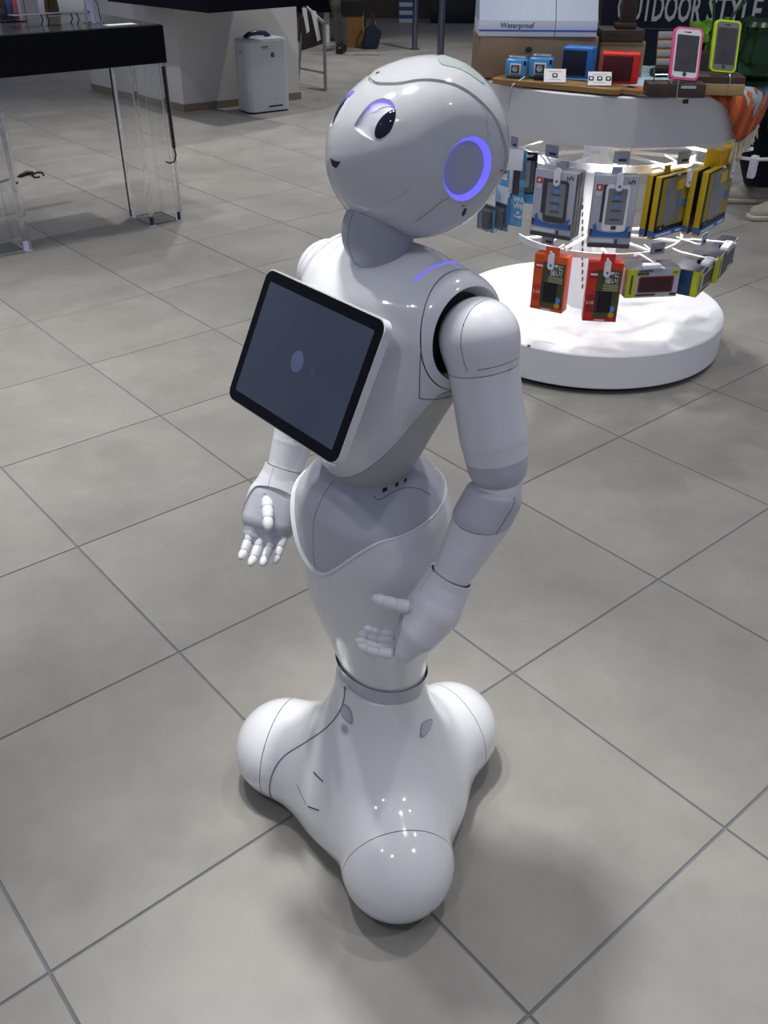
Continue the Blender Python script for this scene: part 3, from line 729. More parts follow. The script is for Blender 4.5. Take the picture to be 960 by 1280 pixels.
# arms
def arm(s, Sh, El, Wr, name, hand):
    Sh, El, Wr = A3(*Sh), A3(*El), A3(*Wr)
    ax = (El-Sh); Ls = np.linalg.norm(ax); ax /= Ls
    f_up = lambda p: smin(sell(p, Sh, (.0455, .0455, .046)), smax(chain(p, [Sh, Sh+ax*.05, Sh+ax*.12, Sh+ax*(Ls-.028), Sh+ax*(Ls-.008)], [.043, .0415, .0415, .0375, .027]), -1e3+0*p[:, 0], .001), .012)
    m = (Sh+El)/2
    U = nets(f_up, m-.17, m+.17, .0045)
    t = lambda p: (p-Sh)@ax
    side = np.cross(ax, A3(1, 0, 0)); side /= np.linalg.norm(side); fr = np.cross(side, ax)
    cap = U.clip(lambda p: .034+.10*((p-Sh)@fr)*0-t(p)-.0006, .004)
    cap = cap.groove(lambda p: (p-Sh)@side*s+.016+0*p[:, 0], .0006, lambda p: .026-t(p), .002).groove(lambda p: .025-t(p), .0006, lambda p: -(p-Sh)@fr*1+.035, .002)
    sh = cap.build('shoulder_cap', SATIN, robot)
    sl = U.clip(lambda p: t(p)-.034-.0006, .004)
    sleeve = sl.clip(lambda p: (Ls-.036)-t(p)).groove(lambda p: (p-Sh)@side*s+.014-.0*t(p), .0005, lambda p: -(p-Sh)@side*s*0+(p-Sh)@fr*-1, .0015)
    up_arm = sleeve.build('upper_arm', SATIN, robot)
    sl.clip(lambda p: t(p)-(Ls-.036)).build('elbow_cuff', LGREY, up_arm, 'grey cuff at the elbow end')
    bx = Wr-El; Lf = np.linalg.norm(bx); bx /= Lf
    tubeo('elbow_joint', [El-ax*.012, El-ax*.002, El+bx*.012, El+bx*.022], [.026, .029, .029, .025], SATIN, robot, 28)
    f_fo = lambda p: smax(chain(p, [El+bx*.02, El+bx*.05, El+bx*.09, Wr, Wr+bx*.03], [.036, .037, .031, .0255, .0255], .01), -((p-El)@(bx*.75+ax*.65))+.006, .01)
    m = (El+Wr)/2
    Fo = nets(f_fo, m-.14, m+.14, .004).clip(lambda p: Lf-.0006-(p-El)@bx, .004)
    fu = A3(1, 0, 0)-bx*bx[0]; fu /= np.linalg.norm(fu)
    fcap = lambda p: (.046-(p-El)@bx)+.55*((p-El)@fu)
    forearm = Fo.clip(lambda p: -fcap(p)-.0006, .003).build('forearm', SATIN, robot)
    fc = Fo.clip(lambda p: fcap(p)-.0006, .003)
    gs = lambda p: (p-El)@fu*.9-.004-.12*((p-El)@bx)
    fc.clip(lambda p: gs(p)-.0008, .002).build('forearm_cap', LGREY, forearm, 'grey cap at the front of the upper forearm')
    fc.clip(lambda p: -gs(p)-.0008, .002).build('elbow_guard', LGREY, forearm, 'grey guard at the back of the elbow')
    hand(s, Wr, bx, fu, robot)
def finger(parent, pts, r, name='finger'):
    """tapered finger, one skin that narrows at each knuckle"""
    pts = [A3(*p) for p in pts]; P, Rr = [pts[0]], [r*.9]
    for i in range(len(pts)-1):
        a, b = pts[i], pts[i+1]; d = (b-a); L = np.linalg.norm(d); d /= L
        r0, r1 = r*(1-.07*i), r*(1-.07*(i+1)); last = i == len(pts)-2
        P += [a+d*.0014, a+d*.0030, a+d*L*.5]; Rr += [r0*.97, r0*1.01, r0*1.0]
        if not last: P += [b-d*.0034, b-d*.0016, b-d*.0007]; Rr += [r1*1.01, r1*.97, r1*.86]
        else: P += [b-d*r1*.8, b-d*r1*.35, b-d*r1*.1, b]; Rr += [r1*.9, r1*.68, r1*.42, r1*.1]
    return tubeo(name, P, Rr, SATIN, parent, 16)
def hand(s, Wr, bx, fu, robot_):
    d = bx*.97+A3(0, 0, -.10); d /= np.linalg.norm(d)
    m = A3(.77, -.64*s, 0); m -= d*(m@d); m /= np.linalg.norm(m)
    w = np.cross(m, d)*s; w /= np.linalg.norm(w)
    def f_hand(p):
        r = None
        for o in (-.011, .011):
            e = chain(p, [Wr+d*.0005, Wr+d*.018, Wr+d*.05+w*o+m*.001, Wr+d*.082+w*o*1.3+m*.009, Wr+d*(.112 if s > 0 else .106)+w*o*1.4+m*.016], [.0255, .0265, .0320, .0290, .0190])
            r = e if r is None else smin(r, e, .02)
        return r
    c = Wr+d*.05
    Hd = nets(f_hand, c-.11, c+.11, .0035).clip(lambda p: (p-Wr)@bx-.0006, .003)
    edge = lambda p: (p-Wr)@m-((.045 if s > 0 else .0245)-(.18 if s > 0 else .30)*np.clip((p-Wr)@d-.028, 0, .2)-1.4*np.clip(.034-(p-Wr)@d, 0, 1)*-1)
    back = Hd.clip(lambda p: -edge(p)-.0004, .005).groove(lambda p: (p-Wr)@w-.012, .0004, lambda p: np.minimum((p-Wr)@m-.0, .03-(p-Wr)@d), .002)
    forearm = back.build('hand', SATIN, robot_)
    tubeo('wrist_plug', [Wr-bx*.008, Wr+bx*.008], .0238, SATIN, forearm, 24)
    f_pal = lambda p: f_hand(p)+.0028
    Pl = nets(f_pal, c-.11, c+.11, .0035).clip(lambda p: edge(p)+.004).build('palm', LGREY, forearm, 'grey palm inside the hand shell')
    for i, o in enumerate((.027, .009, -.009, -.026)):
        k = [1, 1.06, 1.0, .86][i]*(.84 if s > 0 else 1.)
        b = Wr+d*((.124 if s > 0 else .100)-.002*abs(i-1))+w*(o*.92-(0 if s > 0 else .006))+m*(.032 if s > 0 else .02)
        dirs = [d*.30+m*.95, d*.05+m*.99, d*-.10+m*.98] if s > 0 else [d*.93+m*.37, d*.80+m*.60, d*.62+m*.78]
        P = [b]
        for L, q in zip((.021*k, .018*k, .016*k), dirs): q = q/np.linalg.norm(q); P.append(P[-1]+q*L)
        finger(forearm, P, .0074*(.95 if i == 3 else 1))
    tr = Wr+d*(.057 if s > 0 else .045)+m*(.033 if s > 0 else .020)+w*(.013 if s > 0 else .010)
    dirs = [m*.97+d*.12+w*.12, m*.95+d*.08, m*.97+d*.05] if s > 0 else [m*.74+d*.62+w*-.30, m*.64+d*.70-w*.36, m*.60+d*.74-w*.36]
    P = [tr]
    for L, q in zip((.020, .016, .016) if s > 0 else (.024, .019, .019), dirs): q = q/np.linalg.norm(q); P.append(P[-1]+q*L)
    th_ = finger(forearm, P, .0094, 'thumb')
    q = dirs[0]/np.linalg.norm(dirs[0])
    tubeo('thumb_socket', [tr-q*.012, tr-q*.002, tr+q*.004], [.0135, .0135, .0105], LGREY, forearm, 16)
    if s < 0: tubeo('thumb_ring', [tr+q*.002, tr+q*.0048], [.0118, .0112], DARK, forearm, 18)
arm(1, (SHX-.002, .142, SHZ), (-.036, .188, .744), (.027, .175, .625), 'left', hand)
arm(-1, (SHX-.002, -.142, SHZ), (-.020, -.186, .748), (.048, -.168, .635), 'right', hand)
# ------------------------------------------------------------------ setting
WALLM = mat('white_wall_paint', (206, 204, 198), .7, noise=.02, nscale=3)
BASEM = mat('brown_grey_baseboard', (128, 118, 100), .55, noise=.06, nscale=8)
NAVY = mat('navy_black_laminate', (7, 8, 16), .45, noise=.08, spec=.12)
ua = np.array([.647, -.762]); ub = np.array([-.762, -.647])
def obox(name, c, ex, ey, lx, ly, z0, z1, m, parent=None, bev=0., label=None):
    """box with one corner at c, running lx along ex and ly along ey"""
    bm = bmesh.new(); v = []
    for z in (z0, z1):
        for a, b in ((0, 0), (1, 0), (1, 1), (0, 1)): v.append(bm.verts.new((c[0]+ex[0]*lx*a+ey[0]*ly*b, c[1]+ex[1]*lx*a+ey[1]*ly*b, z)))
    for q in ((3, 2, 1, 0), (4, 5, 6, 7), (0, 1, 5, 4), (1, 2, 6, 5), (2, 3, 7, 6), (3, 0, 4, 7)): bm.faces.new([v[i] for i in q])
    if bev: bmesh.ops.bevel(bm, geom=bm.edges[:], offset=bev, segments=2, affect='EDGES')
    return objbm(name, bm, m, parent, label, 40 if bev else None)
# white pillar with its baseboard, the counter that hangs on it
PC_ = np.array([-1.581, 7.718]); pr = np.array([.811, .585]); pr /= np.linalg.norm(pr); pl = np.array([-.71, .705])
wr = obox('wall_right', PC_, pr, pl, 1.05, 1.38, 0, 2.9, WALLM); wr['kind'] = 'structure'
bb = obox('baseboard_right', PC_-pr*.008-pl*.008, pr, pl, 1.066, 1.396, 0, .055, BASEM); bb['kind'] = 'structure'
wl = obox('wall_left', (-8.2, 10.6), np.array([1., 0]), np.array([0, 1.]), 5.6, .2, 0, 2.9, WALLM); wl['kind'] = 'structure'
wb = obox('wall_back', (-8.4, 15.2), np.array([1., 0]), np.array([0, 1.]), 16.6, .2, 0, 2.9, mat('brown_grey_wall', (92, 82, 70), .5, noise=.15, nscale=1.2)); wb['kind'] = 'structure'
ct = thing('wall_counter', 'black laminate counter box mounted on the white pillar above the air purifier', 'counter', (-1.191, 6.932, .75))
q = np.array([-.651+1.191, 7.487-6.932]); q /= np.linalg.norm(q); e_ = np.array([-q[1], q[0]])
obox('cabinet', (0, 0), q, e_, .80, 1.25, 0, .34, NAVY, ct); obox('worktop', -.012*q-.012*e_, q, e_, .824, 1.27, .34, .37, NAVY, ct)

# table on clear acrylic legs
ACR = mat('clear_acrylic', (252, 253, 254), .02, trans=1., ior=1.46, noise=.004)
tb = thing('display_table', 'black topped display table on thick clear acrylic legs', 'table', (-1.03, 4.745, 0), math.atan2(ub[1], ub[0]))
# local x runs along ub, local -y along -ua (into the room)
slab = boxo('tabletop', (1.0, -.32, .8085), (2.0, .64, .157), NAVY, tb, .003)
TOPB = mat('dark_brushed_top', (58, 58, 58), .22, noise=.12, nscale=5, spec=.6)
boxo('top_sheet', (1.0, -.32, .8885), (1.985, .625, .003), TOPB, slab)
PADW = mat('white_glint_pad', (235, 238, 245), .4, noise=.01)  # added white pads imitate light sparkling through the acrylic leg ends
def leg(x0):
    t = .03; L, Dp = .185, .225
    bm = bmesh.new()
    o1 = [(x0, -.005), (x0+L, -.005), (x0+L, -.005-Dp), (x0, -.005-Dp)]; i1 = [(x0+t, -.005-t), (x0+L-t, -.005-t), (x0+L-t, -.005-Dp+t), (x0+t, -.005-Dp+t)]
    V = {}
    for z in (0, 1):
        zz = .004 if z == 0 else .7298
        V[z] = [bm.verts.new((x, y, zz)) for x, y in o1], [bm.verts.new((x, y, zz)) for x, y in i1]
    for k in range(4):
        l = (k+1) % 4
        bm.faces.new((V[0][0][k], V[0][0][l], V[1][0][l], V[1][0][k])); bm.faces.new((V[0][1][l], V[0][1][k], V[1][1][k], V[1][1][l]))
        bm.faces.new((V[0][0][l], V[0][0][k], V[0][1][k], V[0][1][l])); bm.faces.new((V[1][0][k], V[1][0][l], V[1][1][l], V[1][1][k]))
    bmesh.ops.bevel(bm, geom=[e for e in bm.edges if abs(e.verts[0].co.z-e.verts[1].co.z) > .1], offset=.002, segments=1, affect='EDGES')
    lg = objbm('leg', bm, ACR, tb, 'clear acrylic square tube leg')
    for x, y in ((x0+t/2, -.005-t/2), (x0+L-t/2, -.005-t/2), (x0+L-t/2, -.005-Dp+t/2), (x0+t/2, -.005-Dp+t/2)): boxo('glint_pad', (x, y, .002), (t, t, .0039), PADW, lg)
    return lg
for x0 in (.005, .80, 1.60): leg(x0)
CHROME = mat('chrome', (210, 210, 214), .12, 1., noise=.02); BRONZE = mat('dark_bronze_metal', (96, 82, 58), .25, 1., noise=.05)
BLK = mat('black_plastic', (16, 16, 18), .4, noise=.05); DGREY = mat('dark_grey_fabric', (52, 52, 54), .85, noise=.1, nscale=60)
PAPER = mat('white_paper', (228, 228, 224), .7, noise=.01)
def T(px, py): return gnd(px, py, .89)
def coil(name, pts, rc, turns, r, m, parent):
    P = [Vector(p) for p in pts]; L = [0]
    for a, b in zip(P, P[1:]): L.append(L[-1]+(b-a).length)
    out = []; N = turns*8; ref = Vector((1, .3, .1))
    for k in range(N+1):
        s = L[-1]*k/N; i = max(j for j in range(len(L)-1) if L[j] <= s+1e-9); t = (s-L[i])/(L[i+1]-L[i]); c = P[i].lerp(P[i+1], t); d = (P[i+1]-P[i]).normalized()
        a = (ref-d*ref.dot(d)).normalized(); b = d.cross(a); ph = 2*math.pi*k/8; out.append(c+(a*math.cos(ph)+b*math.sin(ph))*rc)
    return tubeo(name, out, r, m, parent, 5)
cb = thing('coiled_cable', 'black coiled cable hanging from the table end beside the acrylic leg', 'cable', at(217, 203, 4.69))
o0 = np.array(cb.location)
top = at(204, 83, 4.735)-o0; p1 = at(210, 130, 4.71)-o0; p2 = at(217.5, 185, 4.69)-o0
coil('coil', [top, p1, p2], .0085, 42, .0029, BLK, cb)
tubeo('cord', [p2, at(220, 194, 4.69)-o0, at(218, 202, 4.69)-o0, at(212, 204, 4.685)-o0, at(207, 202, 4.68)-o0], .004, BLK, cb)
# things on the table
def stand_item(name, label, px, py, m, h, group=None, flip=1):
    p = T(px, py); t = thing(name, label, 'stand', p, math.atan2(ub[1], ub[0]), group)
    latheo('base', [(0, 0), (.045, 0), (.045, .004), (.03, .008), (0, .009)], m, t, 28)
    bm = bmesh.new(); tube(bm, [(0, 0, .006), (0, 0, h*.35), (0, 0, h*.62), (-.008*flip, 0, h*.8), (-.035*flip, .0, h*.95), (-.075*flip, 0, h)], [.036, .032, .03, .03, .026, .018], 16); objbm('column', bm, m, t, None, 60)
    boxo('cradle', (-.05*flip, 0, h+.014), (.085, .05, .014), m, t, .004); tubeo('hook_wire', [(-.09*flip, 0, h+.01), (-.125*flip, 0, h-.004), (-.135*flip, 0, h-.03), (-.12*flip, 0, h-.045)], .003, m, t); return t
stand_item('phone_stand', 'chrome phone security stand near the right end of the black table', 117, 28, CHROME, .14)
stand_item('phone_stand', 'bronze phone security stand left of the chrome one on the black table', 66, 18, BRONZE, .17)
t = thing('acrylic_box', 'clear acrylic display box with small packs at the left edge of the black table', 'box', T(12, 27), math.atan2(ub[1], ub[0]))
for c, s in (((0, -.06, .09), (.12, .004, .18)), ((0, .06, .09), (.12, .004, .18)), ((-.06, 0, .09), (.004, .116, .18)), ((.06, 0, .09), (.004, .116, .18)), ((0, 0, .003), (.116, .116, .006))): boxo('panel', c, s, ACR, t)
for k, (x, m) in enumerate(((-.03, mat('pink_pack', (190, 70, 110), .5, noise=.05)), (.0, mat('blue_pack', (40, 70, 130), .5, noise=.05)), (.03, BLK))):
    o = boxo('small_pack', T(12, 27)+np.array([*(ub*x), .066]), (.024, .05, .115), m, None, .002, Matrix.Rotation(math.atan2(ub[1], ub[0]), 3, 'Z')); tag(o, ['pink small pack inside the acrylic box', 'blue small pack inside the acrylic box', 'black small pack inside the acrylic box'][k], 'pack', 'packs in the acrylic box')
t = thing('wire_tray', 'thin silver wire tray standing on bent legs on the black table', 'tray', T(62, 32), math.atan2(ub[1], ub[0]))
W1, W2 = (T(28, 12)-T(62, 32)), (T(106, 27)-T(62, 32))
def tl(v): a = math.atan2(ub[1], ub[0]); return (v[0]*math.cos(a)+v[1]*math.sin(a), -v[0]*math.sin(a)+v[1]*math.cos(a), v[2])
tr_ = boxo('plate', (0, 0, .05), (.34, .08, .004), CHROME, t, .001)
for x in (-.12, .02):
    for y in (-.035, .035): tubeo('leg', [(x, y, .05), (x-.008, y, .02), (x+.004, y, .0)], .0028, BLK, t)
o = boxo('leaflet', T(150, 31)+np.array([0, 0, .0012]), (.14, .06, .002), PAPER, None, 0, Matrix.Rotation(math.atan2(ub[1], ub[0]), 3, 'Z')); tag(o, 'white leaflet lying near the right corner of the black table', 'paper')
o = boxo('white_panel', T(88, 14)+np.array([-.02, .02, .05]), (.30, .012, .10), mat('white_acrylic', (205, 208, 214), .3, noise=.02), None, .002, Matrix.Rotation(math.atan2(ub[1], ub[0]), 3, 'Z')); tag(o, 'low white upright panel at the back of the black table', 'panel')
# adapter on the floor under the table
t = thing('power_cable', 'black power cable with a clip lying on the floor under the black table', 'cable', gnd(38, 221))
o0 = gnd(38, 221)
G0 = lambda px, py, z=.006: gnd(px, py, 0)-o0+np.array([0, 0, z])
tubeo('cord', [G0(0, 229), G0(10, 226), G0(20, 222), G0(28, 221)], .006, BLK, t)
tubeo('plug', [G0(26, 222, .012), G0(34, 219, .014), G0(42, 219, .014)], [.008, .013, .009], BLK, t)
tubeo('clip', [G0(41, 219), G0(47, 216.5), G0(53, 217), G0(55, 220)], .005, BLK, t); tubeo('clip', [G0(40, 220), G0(44, 223), G0(50, 222)], .005, BLK, t)

# air purifier
PURW = mat('off_white_appliance', (196, 202, 204), .4, noise=.01, nscale=5)
pd = np.array([.811, .585]); pd /= np.linalg.norm(pd)
t = thing('air_purifier', 'off-white air purifier on the floor in front of the white pillar', 'air purifier', ((-1.039-.753)/2-.075+.0, (7.638+7.819)/2+.095, 0), math.atan2(pd[1], pd[0]))
bm = bmesh.new(); prism(bm, rrect(.365, .235, .055, 8), .012, .50); body = objbm('body', bm, PURW, t, None, 40)
bm = bmesh.new(); prism(bm, rrect(.345, .215, .05, 8), .0, .014); objbm('foot', bm, BLK, t, None, 40)
bm = bmesh.new(); prism(bm, rrect(.35, .22, .05, 8), .50, .512); objbm('top_cover', bm, PURW, t, None, 40)
bm = bmesh.new(); tube(bm, [(-.105, .05, .512), (-.07, .045, .535), (0, .04, .545), (.07, .045, .535), (.105, .05, .512)], .018, 12); objbm('vent_flap', bm, mat('dark_violet_blue_plastic', (30, 28, 70), .3, noise=.05), t, None, 50)
boxo('control_strip', (-.03, -.1185, .462), (.062, .002, .006), BLK, t); boxo('control_legend', (-.028, -.1183, .450), (.05, .001, .008), MGREY, t)
lb = boxo('badge', (.035, -.1185, .405), (.026, .002, .032), BLK, t, 0, None, 'black square badge'); tubeo('badge_mark', [(.032, -.1198, .395), (.037, -.1198, .405), (.033, -.1198, .415)], .002, MGREY, lb, 6)
boxo('maker_mark', (.05, -.1183, .095), (.03, .001, .004), MGREY, t); sl = boxo('front_slot', (.04, -.1185, .045), (.125, .003, .011), BLK, t, .001); boxo('slot_lip', (.035, -.1195, .034), (.15, .004, .006), PURW, t, .001)
boxo('side_grip', (-.184, -.02, .43), (.003, .05, .02), MGREY, t)

# leaflet rack at the end of the pillar
STEEL = mat('brushed_steel', (150, 152, 150), .35, .8, noise=.05)
rp = gnd(407, 114); t = thing('leaflet_rack', 'steel leaflet rack with sloping rail beyond the white pillar', 'rack', rp)
Q = lambda px, py, Y: at(px, py, Y)-rp
Yr, Yb = rp[1], rp[1]+.22
tubeo('post', [(0, 0, 0), Q(405, 29, Yr)], .014, STEEL, t, 10); tubeo('top_rail', [Q(405, 29, Yr), Q(384, 10, Yb)], .016, STEEL, t, 10)
tubeo('lower_rail', [Q(405, 91, Yr), Q(374, 85, Yb)], .009, STEEL, t, 8); tubeo('base_bar', [(0, 0, .014), Q(372, 112, Yb)+np.array([0, 0, .01])], .012, STEEL, t, 8)
tubeo('rear_post', [Q(372, 112, Yb)+np.array([0, 0, .01]), Q(380, 8, Yb)], .012, STEEL, t, 8)
def quad(name, P, th, m, parent=None, label=None):
    P = [Vector(p) for p in P]; n = (P[1]-P[0]).cross(P[2]-P[0]).normalized()*th; bm = bmesh.new(); lo = [bm.verts.new(p) for p in P]; hi = [bm.verts.new(p+n) for p in P]; k = len(P)
    bm.faces.new(lo[::-1]); bm.faces.new(hi)
    for i in range(k): bm.faces.new((lo[i], lo[(i+1) % k], hi[(i+1) % k], hi[i]))
    return objbm(name, bm, m, parent, label)
quad('back_panel', [Q(373, 20, Yb), Q(400, 24, Yb-.1), Q(403, 55, Yb-.1), Q(375, 64, Yb)], .006, mat('dark_brown_panel', (54, 50, 46), .6, noise=.1), t)
for k, (P, lab) in enumerate((([(377.5, 10), (383, 10), (387, 39), (383.5, 42)], 'narrow white leaflet hanging at the left of the steel rack'), ([(388, 12), (395, 14), (401, 49), (397, 52)], 'white leaflet hanging at the right of the steel rack'))):
    o = quad('leaflet', [at(*p, Yr+.06) for p in P], .002, PAPER); tag(o, lab, 'leaflet')

# dark counter behind the customer
t = thing('service_counter', 'black service counter on white legs behind the customer with bags', 'counter', (-.70, 12.2, 0))
boxo('front_panel', (-.25, .3, .78), (1.26, .6, .92), NAVY, t)
for x in (-.42, -.02, .32): boxo('leg', (x, .1, .16), (.06, .06, .32), WALLM, t)
# bags on the floor
KRAFT = mat('brown_kraft_paper', (158, 118, 66), .75, noise=.12, nscale=14)
p = gnd(442, 59); t = thing('paper_bag', 'brown paper shopping bag on the floor beside the customer in grey trousers', 'bag', p, math.radians(-12))
bm = bmesh.new(); prism(bm, [(-.12, -.05), (.12, -.05), (.12, .05), (-.12, .05)], 0, .36)
for v in bm.verts:
    if v.co.z > .1: v.co.x *= .94; v.co.y *= .75
objbm('body', bm, KRAFT, t); boxo('tissue', (.03, 0, .362), (.16, .05, .03), PAPER, t, .004)
for y in (-.03, .03): tubeo('handle', [(-.04, y, .35), (-.035, y, .42), (0, y, .45), (.035, y, .42), (.04, y, .35)], .006, KRAFT, t, 6)
p = gnd(463, 61); t = thing('tote_bag', 'dark blue tote bag leaning beside the brown paper bag', 'bag', p, math.radians(8))
TOTE = mat('navy_canvas', (34, 44, 62), .8, noise=.1, nscale=40)
bm = bmesh.new(); prism(bm, [(-.10, 0), (.08, 0), (.13, .17), (.04, .25), (-.06, .21)], -.04, .04, Matrix.Rotation(math.radians(90), 4, 'X')); bmesh.ops.bevel(bm, geom=bm.edges[:], offset=.012, segments=2, affect='EDGES'); objbm('body', bm, TOTE, t, None, 50)
tubeo('strap', [(-.06, 0, .22), (-.055, 0, .34), (-.02, 0, .39), (.03, .0, .34), (.04, 0, .24)], .012, TOTE, t, 8); tubeo('tan_strap', [(.0, .03, .24), (.02, .03, .36), (.06, .03, .24)], .010, KRAFT, t, 8, 'tan strap')
# polished posts and dark glossy panels at the back
for k, (px, Yp) in enumerate(((518.5, 11.6), (551, 10.4))):
    c = at(px, 55, Yp); t = thing('chrome_post', ['slim chrome post further back, left of the two posts', 'thicker chrome post nearer the robot head, right of the two posts'][k], 'post', (c[0], Yp, 0))
    latheo('foot', [(0, 0), (.06, 0), (.06, .008), (.03, .02), (0, .02)], CHROME, t, 20); tubeo('shaft', [(0, 0, .01), (0, 0, 2.6)], .032 if k == 0 else .036, mat('polished_post', (120, 128, 146), .16, 1., noise=.03), t, 16)
o = boxo('dark_partition', (1.55, 14.6, .95), (1.9, .12, 1.9), mat('dark_gloss_panel', (22, 26, 38), .12, noise=.1), None); tag(o, 'dark glossy partition panel at the back, right of the chrome posts', 'partition')
p = gnd(507, 9); t = thing('striped_bag', 'small blue and white striped bag on the floor far at the back', 'bag', (p[0], min(p[1], 14.6), 0))
for k in range(6): boxo('stripe', (0, 0, .03+.05*k), (.26, .14, .05), mat('bag_blue', (70, 100, 150), .7, noise=.05) if k % 2 else PAPER, t)
# ------------------------------------------------------------------ round display stand
DX, DY, ZT = .735, 3.226, .905
SW = mat('white_laminate', (222, 223, 228), .42, noise=.012, nscale=6)
ds = thing('display_stand', 'round white shop display stand with hooks under a drum top', 'display stand', (DX, DY, 0))
latheo('toe_kick', [(0, 0), (.445, 0), (.445, .03), (0, .03)], BLK, ds, 96)
latheo('base_disc', [(0, .022), (.478, .022), (.4815, .026), (.4815, .136), (.478, .14), (0, .14)], SW, ds, 128)
CHIP = mat('chip_brown', (70, 58, 48), .8, noise=.1)
def oncyl(px, py, r):
    d = ray(px, py); o = -np.array([DX, DY]); A = d[:2]@d[:2]; B = d[:2]@o; Cq = o@o-r*r; t = (-B-math.sqrt(max(B*B-A*Cq, 0)))/A; return CC+t*d
latheo('drum', [(0, .762), (.418, .762), (.428, .765), (.462, ZT-.004), (.458, ZT), (0, ZT)], SW, ds, 128)
LEDM = mat('lamp_white', (255, 255, 255), .5, emit=(255, 252, 246), estr=9, noise=.01)
col_ = latheo('column', [(0, .14), (.078, .14), (.078, .762), (0, .762)], SW, ds, 10, smooth=None)
for px in (728, 690):
    for k in range(16):
        c = oncyl(px, 250+9*k, .0785)
        if .2 < c[2] < .72: boxo('slot', (c[0]-DX, c[1]-DY, c[2]), (.004, .004, .014), BLK, ds)
def ring(name, r, z, hgt, th, a0, a1, n=64):
    bm = bmesh.new(); P = []
    for k in range(n+1):
        a = math.radians(a0+(a1-a0)*k/n); c, s = math.cos(a), math.sin(a)
        P.append([bm.verts.new(((r+dr)*c, (r+dr)*s, z+dz)) for dr, dz in ((0, -hgt/2), (th, -hgt/2), (th, hgt/2), (0, hgt/2))])
    for A, B in zip(P, P[1:]):
        for j in range(4): bm.faces.new((A[j], A[(j+1) % 4], B[(j+1) % 4], B[j]))
    if a1-a0 < 360: bm.faces.new(P[0]); bm.faces.new(P[-1][::-1])
    return objbm(name, bm, SW, ds, None, 40)
ring('lower_rail', .285, .402, .020, .006, -165, -8); ring('upper_rail', .285, .672, .024, .006, -175, 5)
for z in (.402, .672):
    for a in (-160, -125, -95, -60, -25, 10): tubeo('spoke', [(.07*math.cos(math.radians(a)), .07*math.sin(math.radians(a)), z), (.286*math.cos(math.radians(a)), .286*math.sin(math.radians(a)), z)], .006, SW, ds, 6)
# lamps under the drum, which light the base
for a in (-150, -100, -62, -40, 20, 90, 150):
    x, y = .30*math.cos(math.radians(a)), .30*math.sin(math.radians(a))
    lm = latheo('lamp', [(0, .748), (.022, .748), (.024, .752), (.024, .762), (0, .762)], SW, ds, 20, (x, y, 0)); latheo('lamp_lens', [(0, .7470), (.020, .7470), (.020, .7482), (0, .7482)], LEDM, lm, 20, (x, y, 0))
    l = bpy.data.lights.new('drum_lamp', 'SPOT'); l.energy = DRUMW; l.spot_size = math.radians(120); l.spot_blend = .6; l.shadow_soft_size = .02; l.color = (1, .98, .96)
    o = bpy.data.objects.new('drum_lamp', l); col.objects.link(o); o.location = (DX+x, DY+y, .744)
# chips in the white laminate
boxo('chip', np.array(oncyl(857, 127, .4635))-np.array([DX, DY, 0]), (.014, .004, .010), CHIP, ds); boxo('chip', np.array(oncyl(661, 432, .4815))-np.array([DX, DY, 0]), (.010, .004, .004), CHIP, ds)

class Fr:
    """frame of a product hanging off the stand: local x to the right, -y outward, z up; origin at the bottom centre of its front"""
    def __init__(s, pts, r, yaw=None):
        c = np.mean(pts, 0); C0 = oncyl(c[0], c[1], r); n = np.array([C0[0]-DX, C0[1]-DY, 0])
        if yaw is not None: n = np.array([math.sin(math.radians(yaw)), -math.cos(math.radians(yaw)), 0])
        n /= np.linalg.norm(n); s.rz = math.atan2(n[0], -n[1]); ex = np.array([math.cos(s.rz), math.sin(s.rz), 0]); P = []
        for q in pts: d = ray(*q); t = ((C0-CC)@n)/(d@n); P.append(CC+d*t)
        P = np.array(P); u = (P-C0)@ex; z = P[:, 2]; TL, TR, BR, BL = range(4)
        s.w = (u[TR]-u[TL]+u[BR]-u[BL])/2; s.h = (z[TL]+z[TR]-z[BL]-z[BR])/2; um = u.mean(); s.loc = C0+ex*um; s.loc[2] = (z[BL]+z[BR])/2; s.n = n; s.ex = ex
    def back(s, d): return tuple(s.loc-s.n*d)
def plate(name, par, x0, x1, z0, z1, m, y=-.0006, th=.0012, label=None): return boxo(name, ((x0+x1)/2, y, (z0+z1)/2), (abs(x1-x0), th, abs(z1-z0)), m, par, 0, None, label)
def fpoly(name, par, pts, m, y=-.0012, th=.001):
    return prismo(name, pts, -y, -y+th, m, par, Matrix.Rotation(math.radians(90), 4, 'X'))
FRONT = (math.radians(90), 0, 0)
def ptext(par, s, size, m, x, z, y=-.0016, sx=1., rot=0., name='lettering', align='CENTER', bold=0.):
    return text(name, s, size, m, par, (x, y, z), (math.radians(90), -rot, 0), ext=.0003, sx=sx, align=align, bold=bold)
P_GREY = mat('pack_grey', (176, 180, 194), .4, noise=.03); P_DGREY = mat('pack_dark_grey', (66, 66, 74), .4, noise=.05); P_WHITE = mat('pack_white', (220, 222, 226), .4, noise=.02)
P_RED = mat('pack_red', (196, 48, 36), .45, noise=.04); P_BLUE = mat('pack_blue', (58, 104, 176), .4, noise=.08, nscale=40); P_LBLUE = mat('pack_light_blue', (92, 158, 204), .4, noise=.06); P_ICON = mat('icon_blue', (88, 142, 224), .45, noise=.03)
P_YEL = mat('pack_yellow', (206, 172, 20), .45, noise=.05); P_LIME = mat('pack_lime', (188, 196, 30), .45, noise=.05); P_NAVY = mat('pack_navy', (24, 30, 52), .4, noise=.05); P_GLASS = mat('blister_film', (120, 124, 132), .08, noise=.05, coat=.6); P_BROWN = mat('rock_brown', (72, 58, 52), .7, noise=.25, nscale=60)
